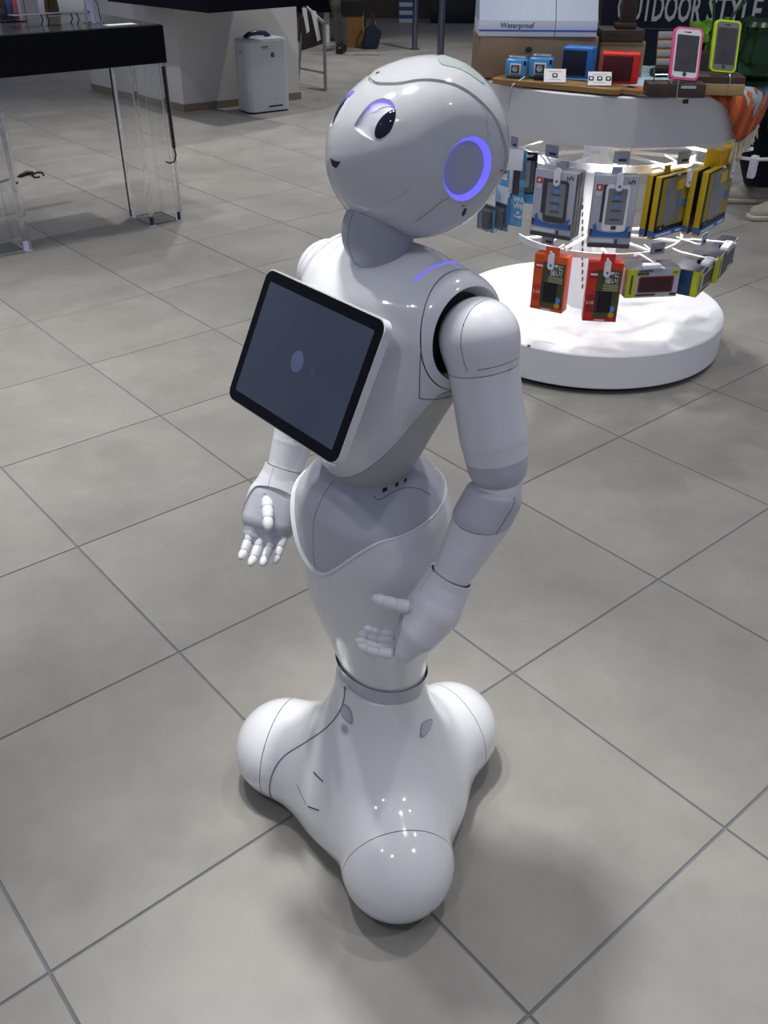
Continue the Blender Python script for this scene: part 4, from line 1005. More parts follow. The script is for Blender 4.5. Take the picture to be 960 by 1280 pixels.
P_ORANGE = mat('pack_orange', (206, 84, 34), .45, noise=.04); P_RUST = mat('pack_dark_red', (136, 38, 38), .45, noise=.05); P_OLIVE = mat('pack_olive_photo', (74, 76, 50), .5, noise=.3, nscale=50); P_LGREY = mat('pack_pale_grey', (204, 207, 214), .45, noise=.02)
CLIPW = mat('security_clip_white', (224, 226, 234), .3, noise=.01); TAGG = mat('price_tag_grey', (168, 174, 190), .5, noise=.03); TXT = mat('print_dark', (44, 48, 62), .6, noise=.02)
def clip(par, x, z, y, tilt=0.):
    c = prismo('security_clip', rrect(.020, .052, .009, 5), 0, .008, CLIPW, par, Matrix.Translation((x, y, z)) @ Matrix.Rotation(math.radians(90), 4, 'X'), None, 40)
    latheo('clip_dot', [(0, 0), (.004, 0), (.004, .001), (0, .001)], P_BLUE, c, 12, M=Matrix.Translation((x+.001, y-.008, z-.012)) @ Matrix.Rotation(math.radians(90), 4, 'X')); return c
def hook(fr, z, out=.0):
    """prong of the stand that carries a product, from the rail to the product"""
    e = fr.loc[:2]+fr.n[:2]*out; rl = np.array([DX, DY])+.288*(fr.loc[:2]-np.array([DX, DY]))/np.linalg.norm(fr.loc[:2]-np.array([DX, DY]))
    zr = .672 if z > .55 else .402
    tubeo('hook', [(rl[0]-DX, rl[1]-DY, zr), (rl[0]*.7+e[0]*.3-DX, rl[1]*.7+e[1]*.3-DY, z), (e[0]-DX, e[1]-DY, z), (e[0]+fr.n[0]*.012-DX, e[1]+fr.n[1]*.012-DY, z+.006)], .0035, CLIPW, ds, 8)
def price_tag(px, py, w, h, r=.36, where=''):
    c = oncyl(px, py, r); n = np.array([c[0]-DX, c[1]-DY]); rz = math.atan2(n[0], -n[1]); t = thing('price_tag', where, 'price tag', c, rz, 'price tags on the round stand')
    d = (c-CC)@CF; W_, H_ = w*d/FPX, h*d/FPX
    boxo('card', (0, 0, 0), (W_, .002, H_), TAGG, t); boxo('print', (.0, -.0012, H_*.18), (W_*.7, .0006, H_*.09), P_GREY, t); boxo('price', (W_*.08, -.0012, -H_*.2), (W_*.5, .0006, H_*.2), TXT, t)
    L = np.hypot(*n); tubeo('arm', [(0, .001, -H_*.4), (0, .02, -H_*.5), (0, L-.288, -.01)], .0025, CLIPW, t, 6)
def phone_pack(fr, back, label, full, frame_m, with_clip=True):
    w, h, d = fr.w, fr.h, .020
    t = thing('phone_case_box', label, 'box', fr.back(back), fr.rz, 'grey phone case boxes'); boxo('carton', (0, d/2, h/2), (w, d, h), P_GREY, t, .0008)
    boxo('carton_side', (w/2+.0004, d/2, h/2), (.0006, d*.9, h*.98), P_DGREY, t)
    if not full: boxo('hang_tab', (0, d*.5, h+.008), (.03, .002, .02), P_GREY, t); return t
    fpoly('rock_print', t, [(-w/2+.002, h*.16), (w/2-.002, h*.16), (w/2-.002, h*.25), (w*.3, h*.20), (0, h*.19), (-w*.3, h*.23), (-w/2+.002, h*.27)], P_BROWN, -.0004, .0006)
    fpoly('water_splash', t, [(-w*.46, h*.155), (w*.46, h*.155), (w*.44, h*.2), (w*.42, h*.26), (w*.46, h*.33), (w*.36, h*.30), (w*.33, h*.24), (w*.2, h*.22), (0, h*.205), (-w*.2, h*.22), (-w*.33, h*.26), (-w*.36, h*.35), (-w*.43, h*.31), (-w*.4, h*.24)], P_BLUE, -.001, .0006)
    plate('side_window', t, -w*.29, -w*.19, h*.36, h*.88, P_DGREY, -.0006)
    pf = prismo('phone_case', rrect(w*.56, h*.64, w*.08, 4, w*.06, h*.56), 0, .004, frame_m, t, Matrix.Rotation(math.radians(90), 4, 'X'), None, 40)
    prismo('case_window', rrect(w*.44, h*.50, w*.03, 3, w*.06, h*.585), .004, .0046, P_GLASS, pf, Matrix.Rotation(math.radians(90), 4, 'X'))
    plate('home_notch', pf, w*.0, w*.12, h*.27, h*.32, P_DGREY, -.0047)
    for k, (z, s) in enumerate(((.72, .10), (.59, .075), (.465, .065))): plate('icon', t, w*(.06-s*.5*1.1), w*(.06+s*.5*1.1), h*z-s*w*.55, h*z+s*w*.55, P_ICON, -.0052); plate('caption', t, -w*.06, w*.18, h*(z-.062), h*(z-.05), P_DGREY, -.0051)
    rb = plate('red_badge', t, -w*.45, -w*.31, h*.80, h*.885, P_RED, -.0008); plate('badge_mark', rb, -w*.41, -w*.35, h*.82, h*.865, P_WHITE, -.0018); plate('ribbon', t, -w*.44, -w*.32, h*.72, h*.79, P_LGREY, -.0008)
    plate('foot_band', t, -w/2, w/2, 0, h*.06, P_DGREY, -.0006); plate('foot_label', t, -w*.46, w*.1, h*.075, h*.125, P_LGREY, -.0008); plate('foot_window', t, w*.14, w*.2, h*.06, h*.13, P_DGREY, -.0008)
    ptext(t, '5', .030, P_DGREY, w*.36, h*.93, rot=math.radians(90))
    if with_clip: clip(t, w*.06, h*.93, -.004)
    return t
f2 = Fr([(743, 218), (797.5, 222), (787.5, 311.5), (735.5, 308)], .425); hook(f2, f2.loc[2]+f2.h*.94, -.004)
phone_pack(f2, 0, 'grey phone case box with white frame, centre front of the upper hooks', True, CLIPW); phone_pack(f2, .024, 'grey phone case box directly behind the centre front one', False, CLIPW)
f1 = Fr([(668, 211), (722, 217), (712, 301), (664, 293)], .425); hook(f1, f1.loc[2]+f1.h*.95, -.004)
phone_pack(f1, 0, 'grey phone case box with black frame, left of the white framed one', True, P_DGREY); phone_pack(f1, .025, 'second grey box in the row behind the black framed phone case box', False, P_DGREY); phone_pack(f1, .050, 'rearmost grey box in the row behind the black framed phone case box', False, P_DGREY)
def yellow_pack(fr, back, label, full):
    w, h, d = fr.w, fr.h, .018
    t = thing('screen_film_pack', label, 'pack', fr.back(back), fr.rz, 'yellow edged packs'); boxo('carton', (0, d/2, h/2), (w, d, h), P_YEL, t, .0006); boxo('blue_edge', (-w/2-.0004, d/2, h*.09), (.001, d, h*.1), P_BLUE, t); boxo('carton_face', (0, -.0004, h/2), (w*.97, .0012, h*.985), P_NAVY, t)
    if not full: boxo('hang_tab', (0, d*.5, h+.008), (.03, .002, .02), P_YEL, t); return t
    plate('yellow_field', t, -w*.42, w*.47, h*.18, h*.96, mat('pack_ochre', (150, 132, 48), .45, noise=.1), -.0012); fpoly('yellow_flash', t, [(-w*.40, h*.27), (-w*.30, h*.27), (-w*.34, h*.9), (-w*.42, h*.94)], P_YEL, .0008+.001, .0006)
    plate('film_window', t, -w*.27, w*.24, h*.22, h*.93, P_GLASS, -.0020); ub_ = plate('yellow_seal', t, w*.0, w*.22, h*.74, h*.9, P_YEL, -.0028)
    plate('blue_flag', t, w*.25, w*.40, h*.44, h*.56, P_BLUE, -.0020)
    fpoly('cloud_band', t, [(-w*.45, h*.1), (w*.47, h*.1), (w*.47, h*.2), (w*.25, h*.21), (w*.1, h*.27), (-w*.1, h*.27), (-w*.2, h*.2), (-w*.45, h*.19)], P_LBLUE, .0018, .0006)
    bd = plate('blue_badge', t, -w*.42, -w*.2, h*.11, h*.21, P_NAVY, -.0028); ptext(bd, '4', .012, P_WHITE, -w*.31, h*.16, -.0036); plate('blue_foot', t, -w*.485, w*.485, 0.002, h*.1, P_BLUE, -.0016); plate('foot_label', t, -w*.42, w*.06, h*.03, h*.07, P_LGREY, -.0026); plate('foot_mark', t, w*.2, w*.42, h*.035, h*.065, P_WHITE, -.0026)
    clip(t, w*.30, h*.90, -.004); return t
f3 = Fr([(826, 219), (866, 216), (855, 289), (816, 298)], .43, 40); hook(f3, f3.loc[2]+f3.h*.97, -.004)
yellow_pack(f3, 0, 'yellow edged screen film pack right of the white framed phone case box', True); yellow_pack(f3, .030, 'yellow edged pack hidden behind the one beside the white framed box', False)
f4 = Fr([(885, 212), (917, 206), (906, 279), (874, 291)], .43, 52); hook(f4, f4.loc[2]+f4.h*.97, -.004)
yellow_pack(f4, 0, 'yellow edged screen film pack at the right, second from the stand edge', True); yellow_pack(f4, .034, 'yellow edged pack behind the right hand screen film pack', False)
f5 = Fr([(915, 206), (930, 200), (921, 264), (905, 274)], .445, 74)
blister(f5, 'outermost pale blue pack edge-on at the far right hooks', 1) if False else None
# brightly lit yellow packs beyond, on the right
for k, (px, py) in enumerate(((905, 196), (916, 190), (893, 198))):
    p = oncyl(px, py, .40); o = boxo('yellow_pouch', p, (.03, .05, .05), P_YEL, None, .004, Matrix.Rotation(.6+.2*k, 3, 'Z')); tag(o, ['yellow pouch top behind the right hooks, middle of three', 'yellow pouch top behind the right hooks, outermost of three', 'yellow pouch top behind the right hooks, innermost of three'][k], 'pouch', 'yellow pouches at the right')
# blister packs at the left
CLEAR = mat('clear_blister', (225, 232, 236), .05, trans=.9, ior=1.3, noise=.01)
def blister(fr, label, kind):
    w, h, d = fr.w, fr.h, .022
    t = thing('blister_pack', label, 'pack', fr.back(0), fr.rz, 'blue blister packs')
    boxo('card', (0, d, h/2), (w, .002, h), P_NAVY if kind == 0 else P_LBLUE, t)
    if kind == 0:
        boxo('blue_foot', (0, d-.004, h*.11), (w*1.02, .008, h*.2), P_LBLUE, t, .002); boxo('white_edge', (0, d-.006, h*.012), (w*1.02, .01, h*.02), P_WHITE, t); boxo('grip', (0, d-.008, h*.6), (w*.3, .012, h*.5), P_LGREY, t, .004); fpoly('shield', t, [(-w*.3, h*.42), (-w*.12, h*.36), (w*.02, h*.42), (w*.02, h*.52), (-w*.3, h*.52)], P_LBLUE, .0-.018, .001); boxo('olive_stripe', (-w*.1, d-.002, h*.29), (w*.6, .002, h*.05), P_OLIVE, t)
        boxo('blister', (0, d/2, h*.55), (w*.8, d*.9, h*.6), CLEAR, t, .004)
    elif kind == 1:
        boxo('photo_print', (-w*.05, d-.0016, h*.70), (w*.5, .001, h*.56), P_DGREY, t); boxo('grip', (-w*.22, d-.006, h*.68), (w*.2, .01, h*.5), P_LGREY, t, .004); fpoly('dark_wave', t, [(-w*.05, h*.08), (w*.12, h*.08), (w*.12, h*.42), (-w*.02, h*.42)], P_BLUE, -.0205, .001)
        for s, z, sz in (('WA', .36, .022), ('WE', .27, .022), ('ful', .19, .011), ('Tough', .14, .011)): ptext(t, s, sz, P_WHITE, w*.26, h*z, d-.0022, bold=.0005)
        latheo('round_mark', [(.006, 0), (.008, 0), (.008, .001), (.006, .001)], P_WHITE, t, 20, M=Matrix.Translation((-w*.22, d-.002, h*.32)) @ Matrix.Rotation(math.radians(90), 4, 'X'))
    else:
        boxo('label', (0, d-.002, h*.72), (w*.95, .003, h*.34), P_WHITE, t); boxo('dark_band', (0, d-.003, h*.5), (w, .003, h*.05), P_OLIVE, t); boxo('blue_head', (0, d-.002, h*.95), (w, .003, h*.13), P_LBLUE, t); boxo('cable_bundle', (w*.1, d-.010, h*.25), (w*.5, .014, h*.36), BLK, t, .005); boxo('blister', (0, d/2-.002, h*.25), (w*.85, d, h*.42), CLEAR, t, .004); tubeo('peg', [(-w*.2, d, 0), (-w*.2, d-.004, -.012)], .003, CLIPW, t)
    return t
fL2 = Fr([(633, 188), (655, 190), (648, 284), (625, 284)], .425, -35); hook(fL2, fL2.loc[2]+fL2.h*.94, -.003); blister(fL2, 'tall pale blue blister pack hanging beside the robot head', 1)
fL1 = Fr([(651, 192), (670, 192), (666, 257), (643, 257)], .40, -20); hook(fL1, fL1.loc[2]+fL1.h*.94, -.003); blister(fL1, 'dark blister pack with blue foot left of the grey phone case boxes', 0)
fL3 = Fr([(613, 226), (633, 226), (629, 289), (611, 289)], .44, -50); blister(fL3, 'small blister pack with black cable, right of the pair behind the head', 2)
fL4 = Fr([(598, 228), (615, 228), (611, 290), (594, 290)], .47, -55); blister(fL4, 'small blister pack with black cable, left of the pair behind the head', 2)
boxo('clip_card', np.array(oncyl(644, 200, .44))-np.array([DX, DY, 0]), (.05, .003, .06), CLIPW, ds, .001, Matrix.Rotation(-.4, 3, 'Z'))
# cartons on the lower hooks
def charger_box(fr, label, m_edge, m_dark):
    w, h, d = fr.w, fr.h, .042
    t = thing('charger_box', label, 'box', fr.back(0), fr.rz, 'charger cartons on the lower hooks'); boxo('carton', (0, d/2, h/2), (w, d, h), m_edge, t, .0008); boxo('hang_tab', (w*.02, .002, h+.012), (w*.42, .002, .03), m_edge, t)
    plate('photo', t, -w*.46, w*.47, h*.06, h*.88, P_OLIVE, -.0004); plate('left_panel', t, -w*.485, -w*.22, h*.02, h*.98, m_edge, -.0012); fpoly('dark_sky', t, [(-w*.05, h*.72), (w*.46, h*.62), (w*.46, h*.88), (-w*.15, h*.88)], BLK, .0004+.0006, .0006)
    ch = boxo('device_print', (w*.04, -.0016, h*.34), (w*.48, .002, h*.36), BLK, t, .001); plate('device_ribs', ch, -w*.18, -w*.14, h*.18, h*.5, P_DGREY, -.003); fpoly('cable_print', t, [(-w*.2, h*.5), (-w*.08, h*.5), (-w*.05, h*.66), (-w*.17, h*.7)], BLK, .0012, .001)
    ptext(t, '衝撃に', .019, P_WHITE, w*.20, h*.80, -.0022, .8, bold=.0004); ptext(t, '強い!', .022, P_WHITE, w*.20, h*.70, -.0022, .8, bold=.0004)
    for k in range(4): plate('small_print', t, w*(-.02), w*.42, h*(.625-.03*k), h*(.635-.03*k), mat('print_cream', (190, 184, 150), .6, noise=.02), -.0022)
    ptext(t, '2.1A', .013, P_WHITE, -w*.345, h*.32, -.0022); plate('spec_patch', t, -w*.45, -w*.24, h*.36, h*.46, m_dark, -.0018); plate('spec_patch', t, -w*.45, -w*.24, h*.16, h*.28, m_dark, -.0018); plate('offer_patch', t, -w*.44, -w*.2, h*.74, h*.86, m_dark, -.0018); plate('offer_text', t, -w*.42, -w*.22, h*.785, h*.815, P_WHITE, -.0024)
    for z, m in ((.22, P_ICON), (.12, mat('seal_gold', (200, 140, 50), .5, noise=.03))): latheo('seal', [(0, 0), (.0095, 0), (.0095, .001), (0, .001)], m, t, 20, M=Matrix.Translation((w*.32, -.001, h*z)) @ Matrix.Rotation(math.radians(90), 4, 'X'))
    plate('foot_band', t, -w/2, w/2, 0, h*.05, m_edge, -.0012); plate('foot_mark', t, -w*.15, w*.15, h*.012, h*.034, P_LGREY, -.002); clip(t, w*.03, h*.91, -.002); return t
fo = Fr([(668, 316), (711, 323), (701, 391.5), (663.5, 384.5)], .43); hook(fo, fo.loc[2]+fo.h+.008, -.003); charger_box(fo, 'orange charger carton on the lower hook at left', P_ORANGE, P_RED)
fr_ = Fr([(736, 327), (780, 329.5), (770, 402.5), (728.5, 400.5)], .43); hook(fr_, fr_.loc[2]+fr_.h+.008, -.003); charger_box(fr_, 'red charger carton on the lower hook right of the orange one', P_RED, P_RUST)
def speaker_box(fr, label, grille, win, d=.085):
    w, h = fr.w, fr.h
    t = thing('speaker_box', label, 'box', fr.back(0), fr.rz, 'lime edged speaker cartons'); boxo('carton', (0, d/2, h/2), (w, d, h), P_DGREY, t, .0008); plate('face', t, -w/2, w/2, h*.01, h*.995, P_GREY, -.0004); ls = plate('lime_strip', t, -w*.49, -w*.33, h*.01, h*.99, P_LIME, -.0012)
    boxo('lime_side', (-w/2-.0004, d*.12, h/2), (.001, d*.22, h*.99), P_LIME, t); boxo('side_panel', (-w/2-.0004, d*.62, h/2), (.001, d*.7, h*.9), win, t); boxo('lime_foot', (0, -.0012, h*.015), (w, .0012, h*.03), P_LIME, t)
    for k in range(9): plate('strip_letter', ls, -w*.435, -w*.395, h*(.14+.075*k), h*(.19+.075*k), TXT, -.0022)
    sp = prismo('speaker_print', rrect(w*.68, h*.56, h*.07, 4, w*.06, h*.45), 0, .002, P_RUST if grille is None else grille, t, Matrix.Rotation(math.radians(90), 4, 'X')); prismo('grille_print', rrect(w*.61, h*.47, h*.04, 4, w*.06, h*.45), .002, .0026, mat('grille_dark', (58, 34, 40), .7, noise=.2, nscale=200) if grille is None else P_DGREY, sp, Matrix.Rotation(math.radians(90), 4, 'X'))
    plate('head_text', t, -w*.3, -w*.03, h*.905, h*.945, TXT, -.0012); plate('olive_tag', t, -w*.32, -w*.1, h*.78, h*.88, P_OLIVE, -.0014); lt = plate('lime_tag', t, w*.33, w*.49, h*.78, h*.93, P_LIME, -.0014); plate('tag_text', lt, w*.36, w*.46, h*.84, h*.87, TXT, -.0022); plate('foot_text', t, -w*.3, w*.08, h*.06, h*.12, TXT, -.0014); plate('foot_tag', t, w*.36, w*.48, h*.05, h*.13, TXT, -.0014)
    boxo('tether', (w*.0, d*.3, h+.006), (w*.28, .02, .012), BLK, t); o = boxo('security_tag', (-w*.06, .006, h+.006), (w*.34, .026, .016), CLIPW, t, .005); tubeo('tag_arm', [(w*.06, .0, h+.006), (w*.16, -.012, h+.002)], .004, CLIPW, t, 8); return t
fg = Fr([(786, 334), (851, 337), (844, 372), (781.5, 370.5)], .43, 8); hook(fg, fg.loc[2]+fg.h+.012, -.02); speaker_box(fg, 'lime and grey carton with a dark red speaker on its face', None, P_LGREY)
fb = Fr([(877, 334), (900, 322), (893, 352), (868.5, 369)], .43, 57); hook(fb, fb.loc[2]+fb.h+.012, -.02); speaker_box(fb, 'lime edged carton with a blue end panel, right of the dark red speaker', P_GREY, mat('blue_end_panel', (34, 66, 110), .35, noise=.1))
fk = Fr([(902, 313), (921, 304), (914, 334), (895, 348)], .44, 60); hook(fk, fk.loc[2]+fk.h+.012, -.02); speaker_box(fk, 'lime edged grey speaker carton at the far right lower hook', P_DGREY, P_DGREY, .055)
for a in ((690, 189, 19, 15, .36, 'price tag above the black framed phone case box'), (777, 197, 20, 15, .36, 'price tag above the white framed phone case box'), (855, 197, 20, 16, .37, 'price tag above the left yellow edged pack'), (643, 178, 14, 14, .40, 'price tag nearest the robot head'), (685, 299, 17, 14, .36, 'price tag above the orange charger carton'), (822, 310, 21, 15, .36, 'price tag above the dark red speaker carton'), (880, 299, 17, 15, .38, 'price tag above the blue ended speaker carton')): price_tag(*a[:5], where=a[5])
# free security tags at the right
for k, (px, py, lab) in enumerate(((938, 208, 'white security tag on the bare hook at far right above the shoes'),)):
    p = oncyl(px, py, .47); t = thing('security_tag', lab, 'tag', p, .9); prismo('body', rrect(.034, .066, .008, 4), 0, .016, CLIPW, t, Matrix.Rotation(math.radians(90), 4, 'X'), None, 40); tubeo('peg', [(.0, .25, .03), (.0, 0, .02), (.0, -.06, .03)], .005, CLIPW, t)
tubeo('free_hook', [np.array(oncyl(905, 192, .30))-np.array([DX, DY, 0]), np.array(oncyl(940, 186, .46))-np.array([DX, DY, 0])], .006, CLIPW, ds)
# ------------------------------------------------------------------ on top of the drum
ZC = ZT+.004
WOOD = mat('pale_brown_wood', (136, 116, 94), .6, noise=.14, nscale=9); WOODD = mat('dark_brown_wood', (62, 50, 43), .55, noise=.2, nscale=12); WOODL = mat('light_cut_wood', (160, 136, 92), .6, noise=.1, nscale=14); BOARD = mat('olive_brown_board', (140, 108, 66), .5, noise=.2, nscale=12)
ORG = mat('orange_blanket', (206, 96, 42), .9, noise=.16, nscale=30, bump=.3); BLU = mat('pale_blue_blanket', (140, 172, 190), .9, noise=.08, nscale=40, bump=.3); FRNG = mat('fringe_cream', (206, 200, 178), .9, noise=.1)
def blanket_mat():
    m = bpy.data.materials.new('woven_blanket'); m.use_nodes = True; nt = m.node_tree; b = nt.nodes['Principled BSDF']; L = nt.links; b.inputs['Roughness'].default_value = .9
    tc = nt.nodes.new('ShaderNodeTexCoord'); sx = nt.nodes.new('ShaderNodeSeparateXYZ'); L.new(tc.outputs['UV'], sx.inputs[0])
    w = nt.nodes.new('ShaderNodeTexWave'); w.inputs['Scale'].default_value = 1.1; w.inputs['Distortion'].default_value = 3.0; w.inputs['Detail'].default_value = 3; w.bands_direction = 'X'; L.new(tc.outputs['UV'], w.inputs['Vector'])
    r = nt.nodes.new('ShaderNodeValToRGB'); r.color_ramp.elements[0].position = .25; r.color_ramp.elements[1].position = .8; r.color_ramp.elements[0].color = (*lin((166, 72, 34)), 1); r.color_ramp.elements[1].color = (*lin((206, 104, 50)), 1); L.new(w.outputs['Fac'], r.inputs[0])
    n = nt.nodes.new('ShaderNodeTexNoise'); n.inputs['Scale'].default_value = 9; L.new(tc.outputs['UV'], n.inputs['Vector'])
    ad = nt.nodes.new('ShaderNodeMath'); ad.operation = 'MULTIPLY_ADD'; ad.inputs[1].default_value = .5; L.new(n.outputs['Fac'], ad.inputs[0]); L.new(sx.outputs['Y'], ad.inputs[2])
    st = nt.nodes.new('ShaderNodeMapRange'); st.inputs['From Min'].default_value = 1.07; st.inputs['From Max'].default_value = 1.04; L.new(ad.outputs[0], st.inputs['Value'])
    mx = nt.nodes.new('ShaderNodeMix'); mx.data_type = 'RGBA'; mx.inputs['B'].default_value = (*lin((150, 178, 192)), 1); L.new(r.outputs[0], mx.inputs['A']); L.new(st.outputs[0], mx.inputs['Factor']); L.new(mx.outputs['Result'], b.inputs['Base Color'])
    return m
bk = thing('blanket', 'orange and pale blue woven blanket with cream fringe draped over the drum', 'blanket', (DX, DY, ZT))
# cloth = grid over (angle, run); run 0 is on the top, run 1 the lower hem on the side
na, nr = 70, 26; V = []; UV = []
def hem(a):   # how far the side flap hangs (m) at the angle a (degrees)
    if a < -70: return 0.
    t = np.interp(a, [-70, -62, -52, -46, -30, -10, 10, 40], [.0, .03, .105, .15, .12, .09, .08, .08]); return t
for i in range(na+1):
    a = -180+220*i/na; ar = math.radians(a); hm = hem(a); r_in = .05; edge = .462 if a > -72 else np.interp(a, [-180, -150, -135, -118, -100, -82, -72], [.45, .452, .45, .40, .385, .40, .462])
    for j in range(nr+1):
        s = j/nr; tot = (edge-r_in)+hm; q = s*tot
        wv = .006*math.sin(a*.55)*min(1, s*1.6)
        if q < edge-r_in: r = r_in+q; z = .0035+abs(wv)*.5
        else: k = q-(edge-r_in); r = edge+.010*min(1, k/.02)-.034*k/.14+abs(wv)*1.6*min(1, k/.05)+.004; z = .003-k
        V.append((r*math.cos(ar), r*math.sin(ar), z)); UV.append((a/30, s))
F = [(i*(nr+1)+j, i*(nr+1)+j+1, (i+1)*(nr+1)+j+1, (i+1)*(nr+1)+j) for i in range(na) for j in range(nr)]
me = bpy.data.meshes.new('cloth'); me.from_pydata(V, [], F); uvl = me.uv_layers.new(name='uv')
for lp in me.loops: uvl.data[lp.index].uv = UV[lp.vertex_index]
me.shade_smooth(); cl = link('cloth', me, blanket_mat(), bk); sm = cl.modifiers.new('thick', 'SOLIDIFY'); sm.thickness = .003; sm.offset = 1
bm = bmesh.new()
for k in range(150):
    a = -47+85*k/150+random.uniform(-.2, .2); ar = math.radians(a); hm = hem(a); r = .466+.012-.034*hm/.14; L_ = .055+random.uniform(-.008, .008)
    p0 = Vector((r*math.cos(ar), r*math.sin(ar), -hm+.004)); p1 = p0+Vector((.004*random.uniform(-1, 1), .004*random.uniform(-1, 1), -L_*.5)); p2 = p0+Vector((.008*random.uniform(-1, 1), .008*random.uniform(-1, 1), -L_)); tube(bm, [p0, p1, p2], .0022, 4, False)
fg_ = objbm('fringe', bm, FRNG, bk); fg_['kind'] = 'stuff'

def P(px, py, z=ZC+.004): return gnd(px, py, z)
def scr(px, py, Y): return at(px, py, Y)
# boards and crates
YW = P(670, 97)[1]
c0, c1 = at(597, 92, YW), at(742, 97, YW); h1 = at(600, 45, YW)[2]
crate = thing('wooden_crate', 'pale brown wooden crate under the white waterproof phone display', 'crate', ((c0[0]+c1[0])/2, YW+.11, ZC+.004), .02)
wd = c1[0]-c0[0]; hh = h1-ZC-.004
boxo('front_board', (0, -.105, hh/2), (wd, .012, hh), WOOD, crate, .001); boxo('back_board', (0, .105, hh/2), (wd, .012, hh), WOOD, crate, .001)
for s in (-1, 1): boxo('side_board', (s*(wd/2-.006), 0, hh/2), (.012, .198, hh), WOOD, crate, .001)
boxo('top_board', (0, 0, hh-.006), (wd-.026, .196, .010), WOOD, crate); bm = bmesh.new(); prism(bm, [(.011*math.cos(a), .008*math.sin(a)) for a in np.linspace(0, 6.28, 14, endpoint=False)], 0, .0008, Matrix.Translation((-.03, -.1112, hh*.68)) @ Matrix.Rotation(math.radians(90), 4, 'X')); objbm('knot', bm, WOODD, crate)
PLX = mat('display_white', (214, 220, 232), .3, noise=.01); BLUEL = mat('blue_line', (58, 88, 190), .4, noise=.02)
def phone(name, label, loc, rz, w, h, m, tilt, screen=None, cat='phone', group=None, case=None, detail=True):
    t = thing(name, label, cat, loc, 0, group, rot=(math.radians(tilt), math.radians(5 if cat == 'phone case' else 2), rz)); d = .010
    prismo('case' if case else 'body', rrect(w, h, w*.16, 5, 0, h/2), 0, d, case or m, t, Matrix.Rotation(math.radians(90), 4, 'X'), None, 40)
    f = prismo('front_face', rrect(w*.86, h*.92, w*.12, 5, 0, h/2), d, d+.0012, m, t, Matrix.Rotation(math.radians(90), 4, 'X'), None, 40)
    prismo('screen', rrect(w*.76, h*.70, .002, 2, 0, h*.50), d+.0012, d+.0018, screen or BLACKG, f, Matrix.Rotation(math.radians(90), 4, 'X'))
    if detail:
        latheo('home_button', [(0, 0), (w*.07, 0), (w*.07, .0006), (0, .0006)], P_DGREY if m is not P_DGREY else P_GREY, f, 16, M=Matrix.Translation((0, -d-.0012, h*.105)) @ Matrix.Rotation(math.radians(90), 4, 'X')); boxo('speaker_slit', (0, -d-.0014, h*.905), (w*.16, .001, .0022), DARK, f); boxo('lens', (-w*.13, -d-.0014, h*.905), (.003, .001, .003), DARK, f)
    return t
WPY = YW-.006
k0, k1, k2 = at(598, 43, WPY), at(693, 47, WPY), at(746, 45, WPY)
for nm, a, b, lab in (('phone_display', k0, k1, 'white stepped display block marked Waterproof on the wooden crate'), ('phone_display', k1, k2, 'white stepped display block without lettering beside the Waterproof block')):
    w = b[0]-a[0]-.002; t = thing(nm, lab, 'display block', ((a[0]+b[0])/2, WPY, ZC+.004+hh), .0, 'white display blocks'); H0 = at(650, 26, WPY)[2]-ZC-.004-hh; d = .17
    boxo('plinth', (0, d/2, H0/2), (w, d, H0), PLX, t, .001); boxo('blue_line', (0, -.0006, H0*.38), (w, .0012, .004), BLUEL, t)
    bm = bmesh.new(); prism(bm, [(0, H0), (.16, H0), (.16, H0+.19), (.11, H0+.19)], -w/2, w/2, Matrix(((0, 0, 1, 0), (1, 0, 0, 0), (0, 1, 0, 0), (0, 0, 0, 1)))); objbm('sloping_back', bm, mat('display_grey_blue', (176, 188, 206), .35, noise=.03), t)
    if 'marked' in lab: ptext(t, 'Waterproof', .020, TXT, 0, H0*.70, -.001)
zt0 = ZC+.004+hh+H0
pa = at(651, 20, WPY+.02); phone('smartphone', 'white phone in a case leaning on the Waterproof display block', (pa[0], WPY+.03, zt0+.001), 0, .066, .13, P_WHITE, -26, mat('lit_blue_screen', (70, 96, 170), .2, emit=(80, 120, 210), estr=.5, noise=.1), case=P_LGREY)
pa = at(715, 25, WPY+.02); phone('smartphone', 'black framed phone with lit screen on the smaller white block', (pa[0], WPY+.03, zt0+.001), 0, .070, .13, BLK, -26, mat('lit_pale_screen', (150, 170, 190), .2, emit=(160, 180, 200), estr=.5, noise=.2, nscale=30), detail=False, case=BLK)
boxo('stand_lip', (0, 0, 0), (.001, .001, .001), PLX, crate) if False else None
# dark second crate with post
cA, cB = at(748, 82, YW+.03), at(801, 86, YW+.03); cw = cB[0]-cA[0]
t = thing('wooden_crate', 'small wooden crate carrying a dark lid behind the red speaker', 'crate', ((cA[0]+cB[0])/2, YW+.03, ZC+.004)); Hc = at(775, 52, YW+.03)[2]-ZC-.004
boxo('body', (0, .055, Hc/2), (cw, .11, Hc), WOOD, t, .001); boxo('edge_band', (0, -.001, Hc-.005), (cw, .003, .007), WOODL, t); boxo('corner_board', (cw/2+.002, .055, Hc/2), (.004, .11, Hc), WOODL, t); lid = boxo('lid', (-.004, .05, Hc+.017), (cw*.99, .12, .030), WOODD, t, .002)
boxo('lid_label', (-cw*.3, -.0105, Hc+.024), (.03, .002, .008), P_NAVY, lid)
for k in range(5): boxo('label_letter', (-cw*.3-.011+.0055*k, -.0118, Hc+.024), (.003, .001, .005), P_OLIVE, lid)
pp = at(783, 40, YW+.08); t = thing('wooden_post', 'dark wooden post standing on the crate lid left of the lettering', 'post', (pp[0], YW+.085, ZC+.004+Hc+.034)); boxo('post', (0, 0, .22), (.045, .03, .44), WOODD, t, .001); boxo('foot', (-.008, -.012, .006), (.06, .05, .012), WOODD, t, .001)
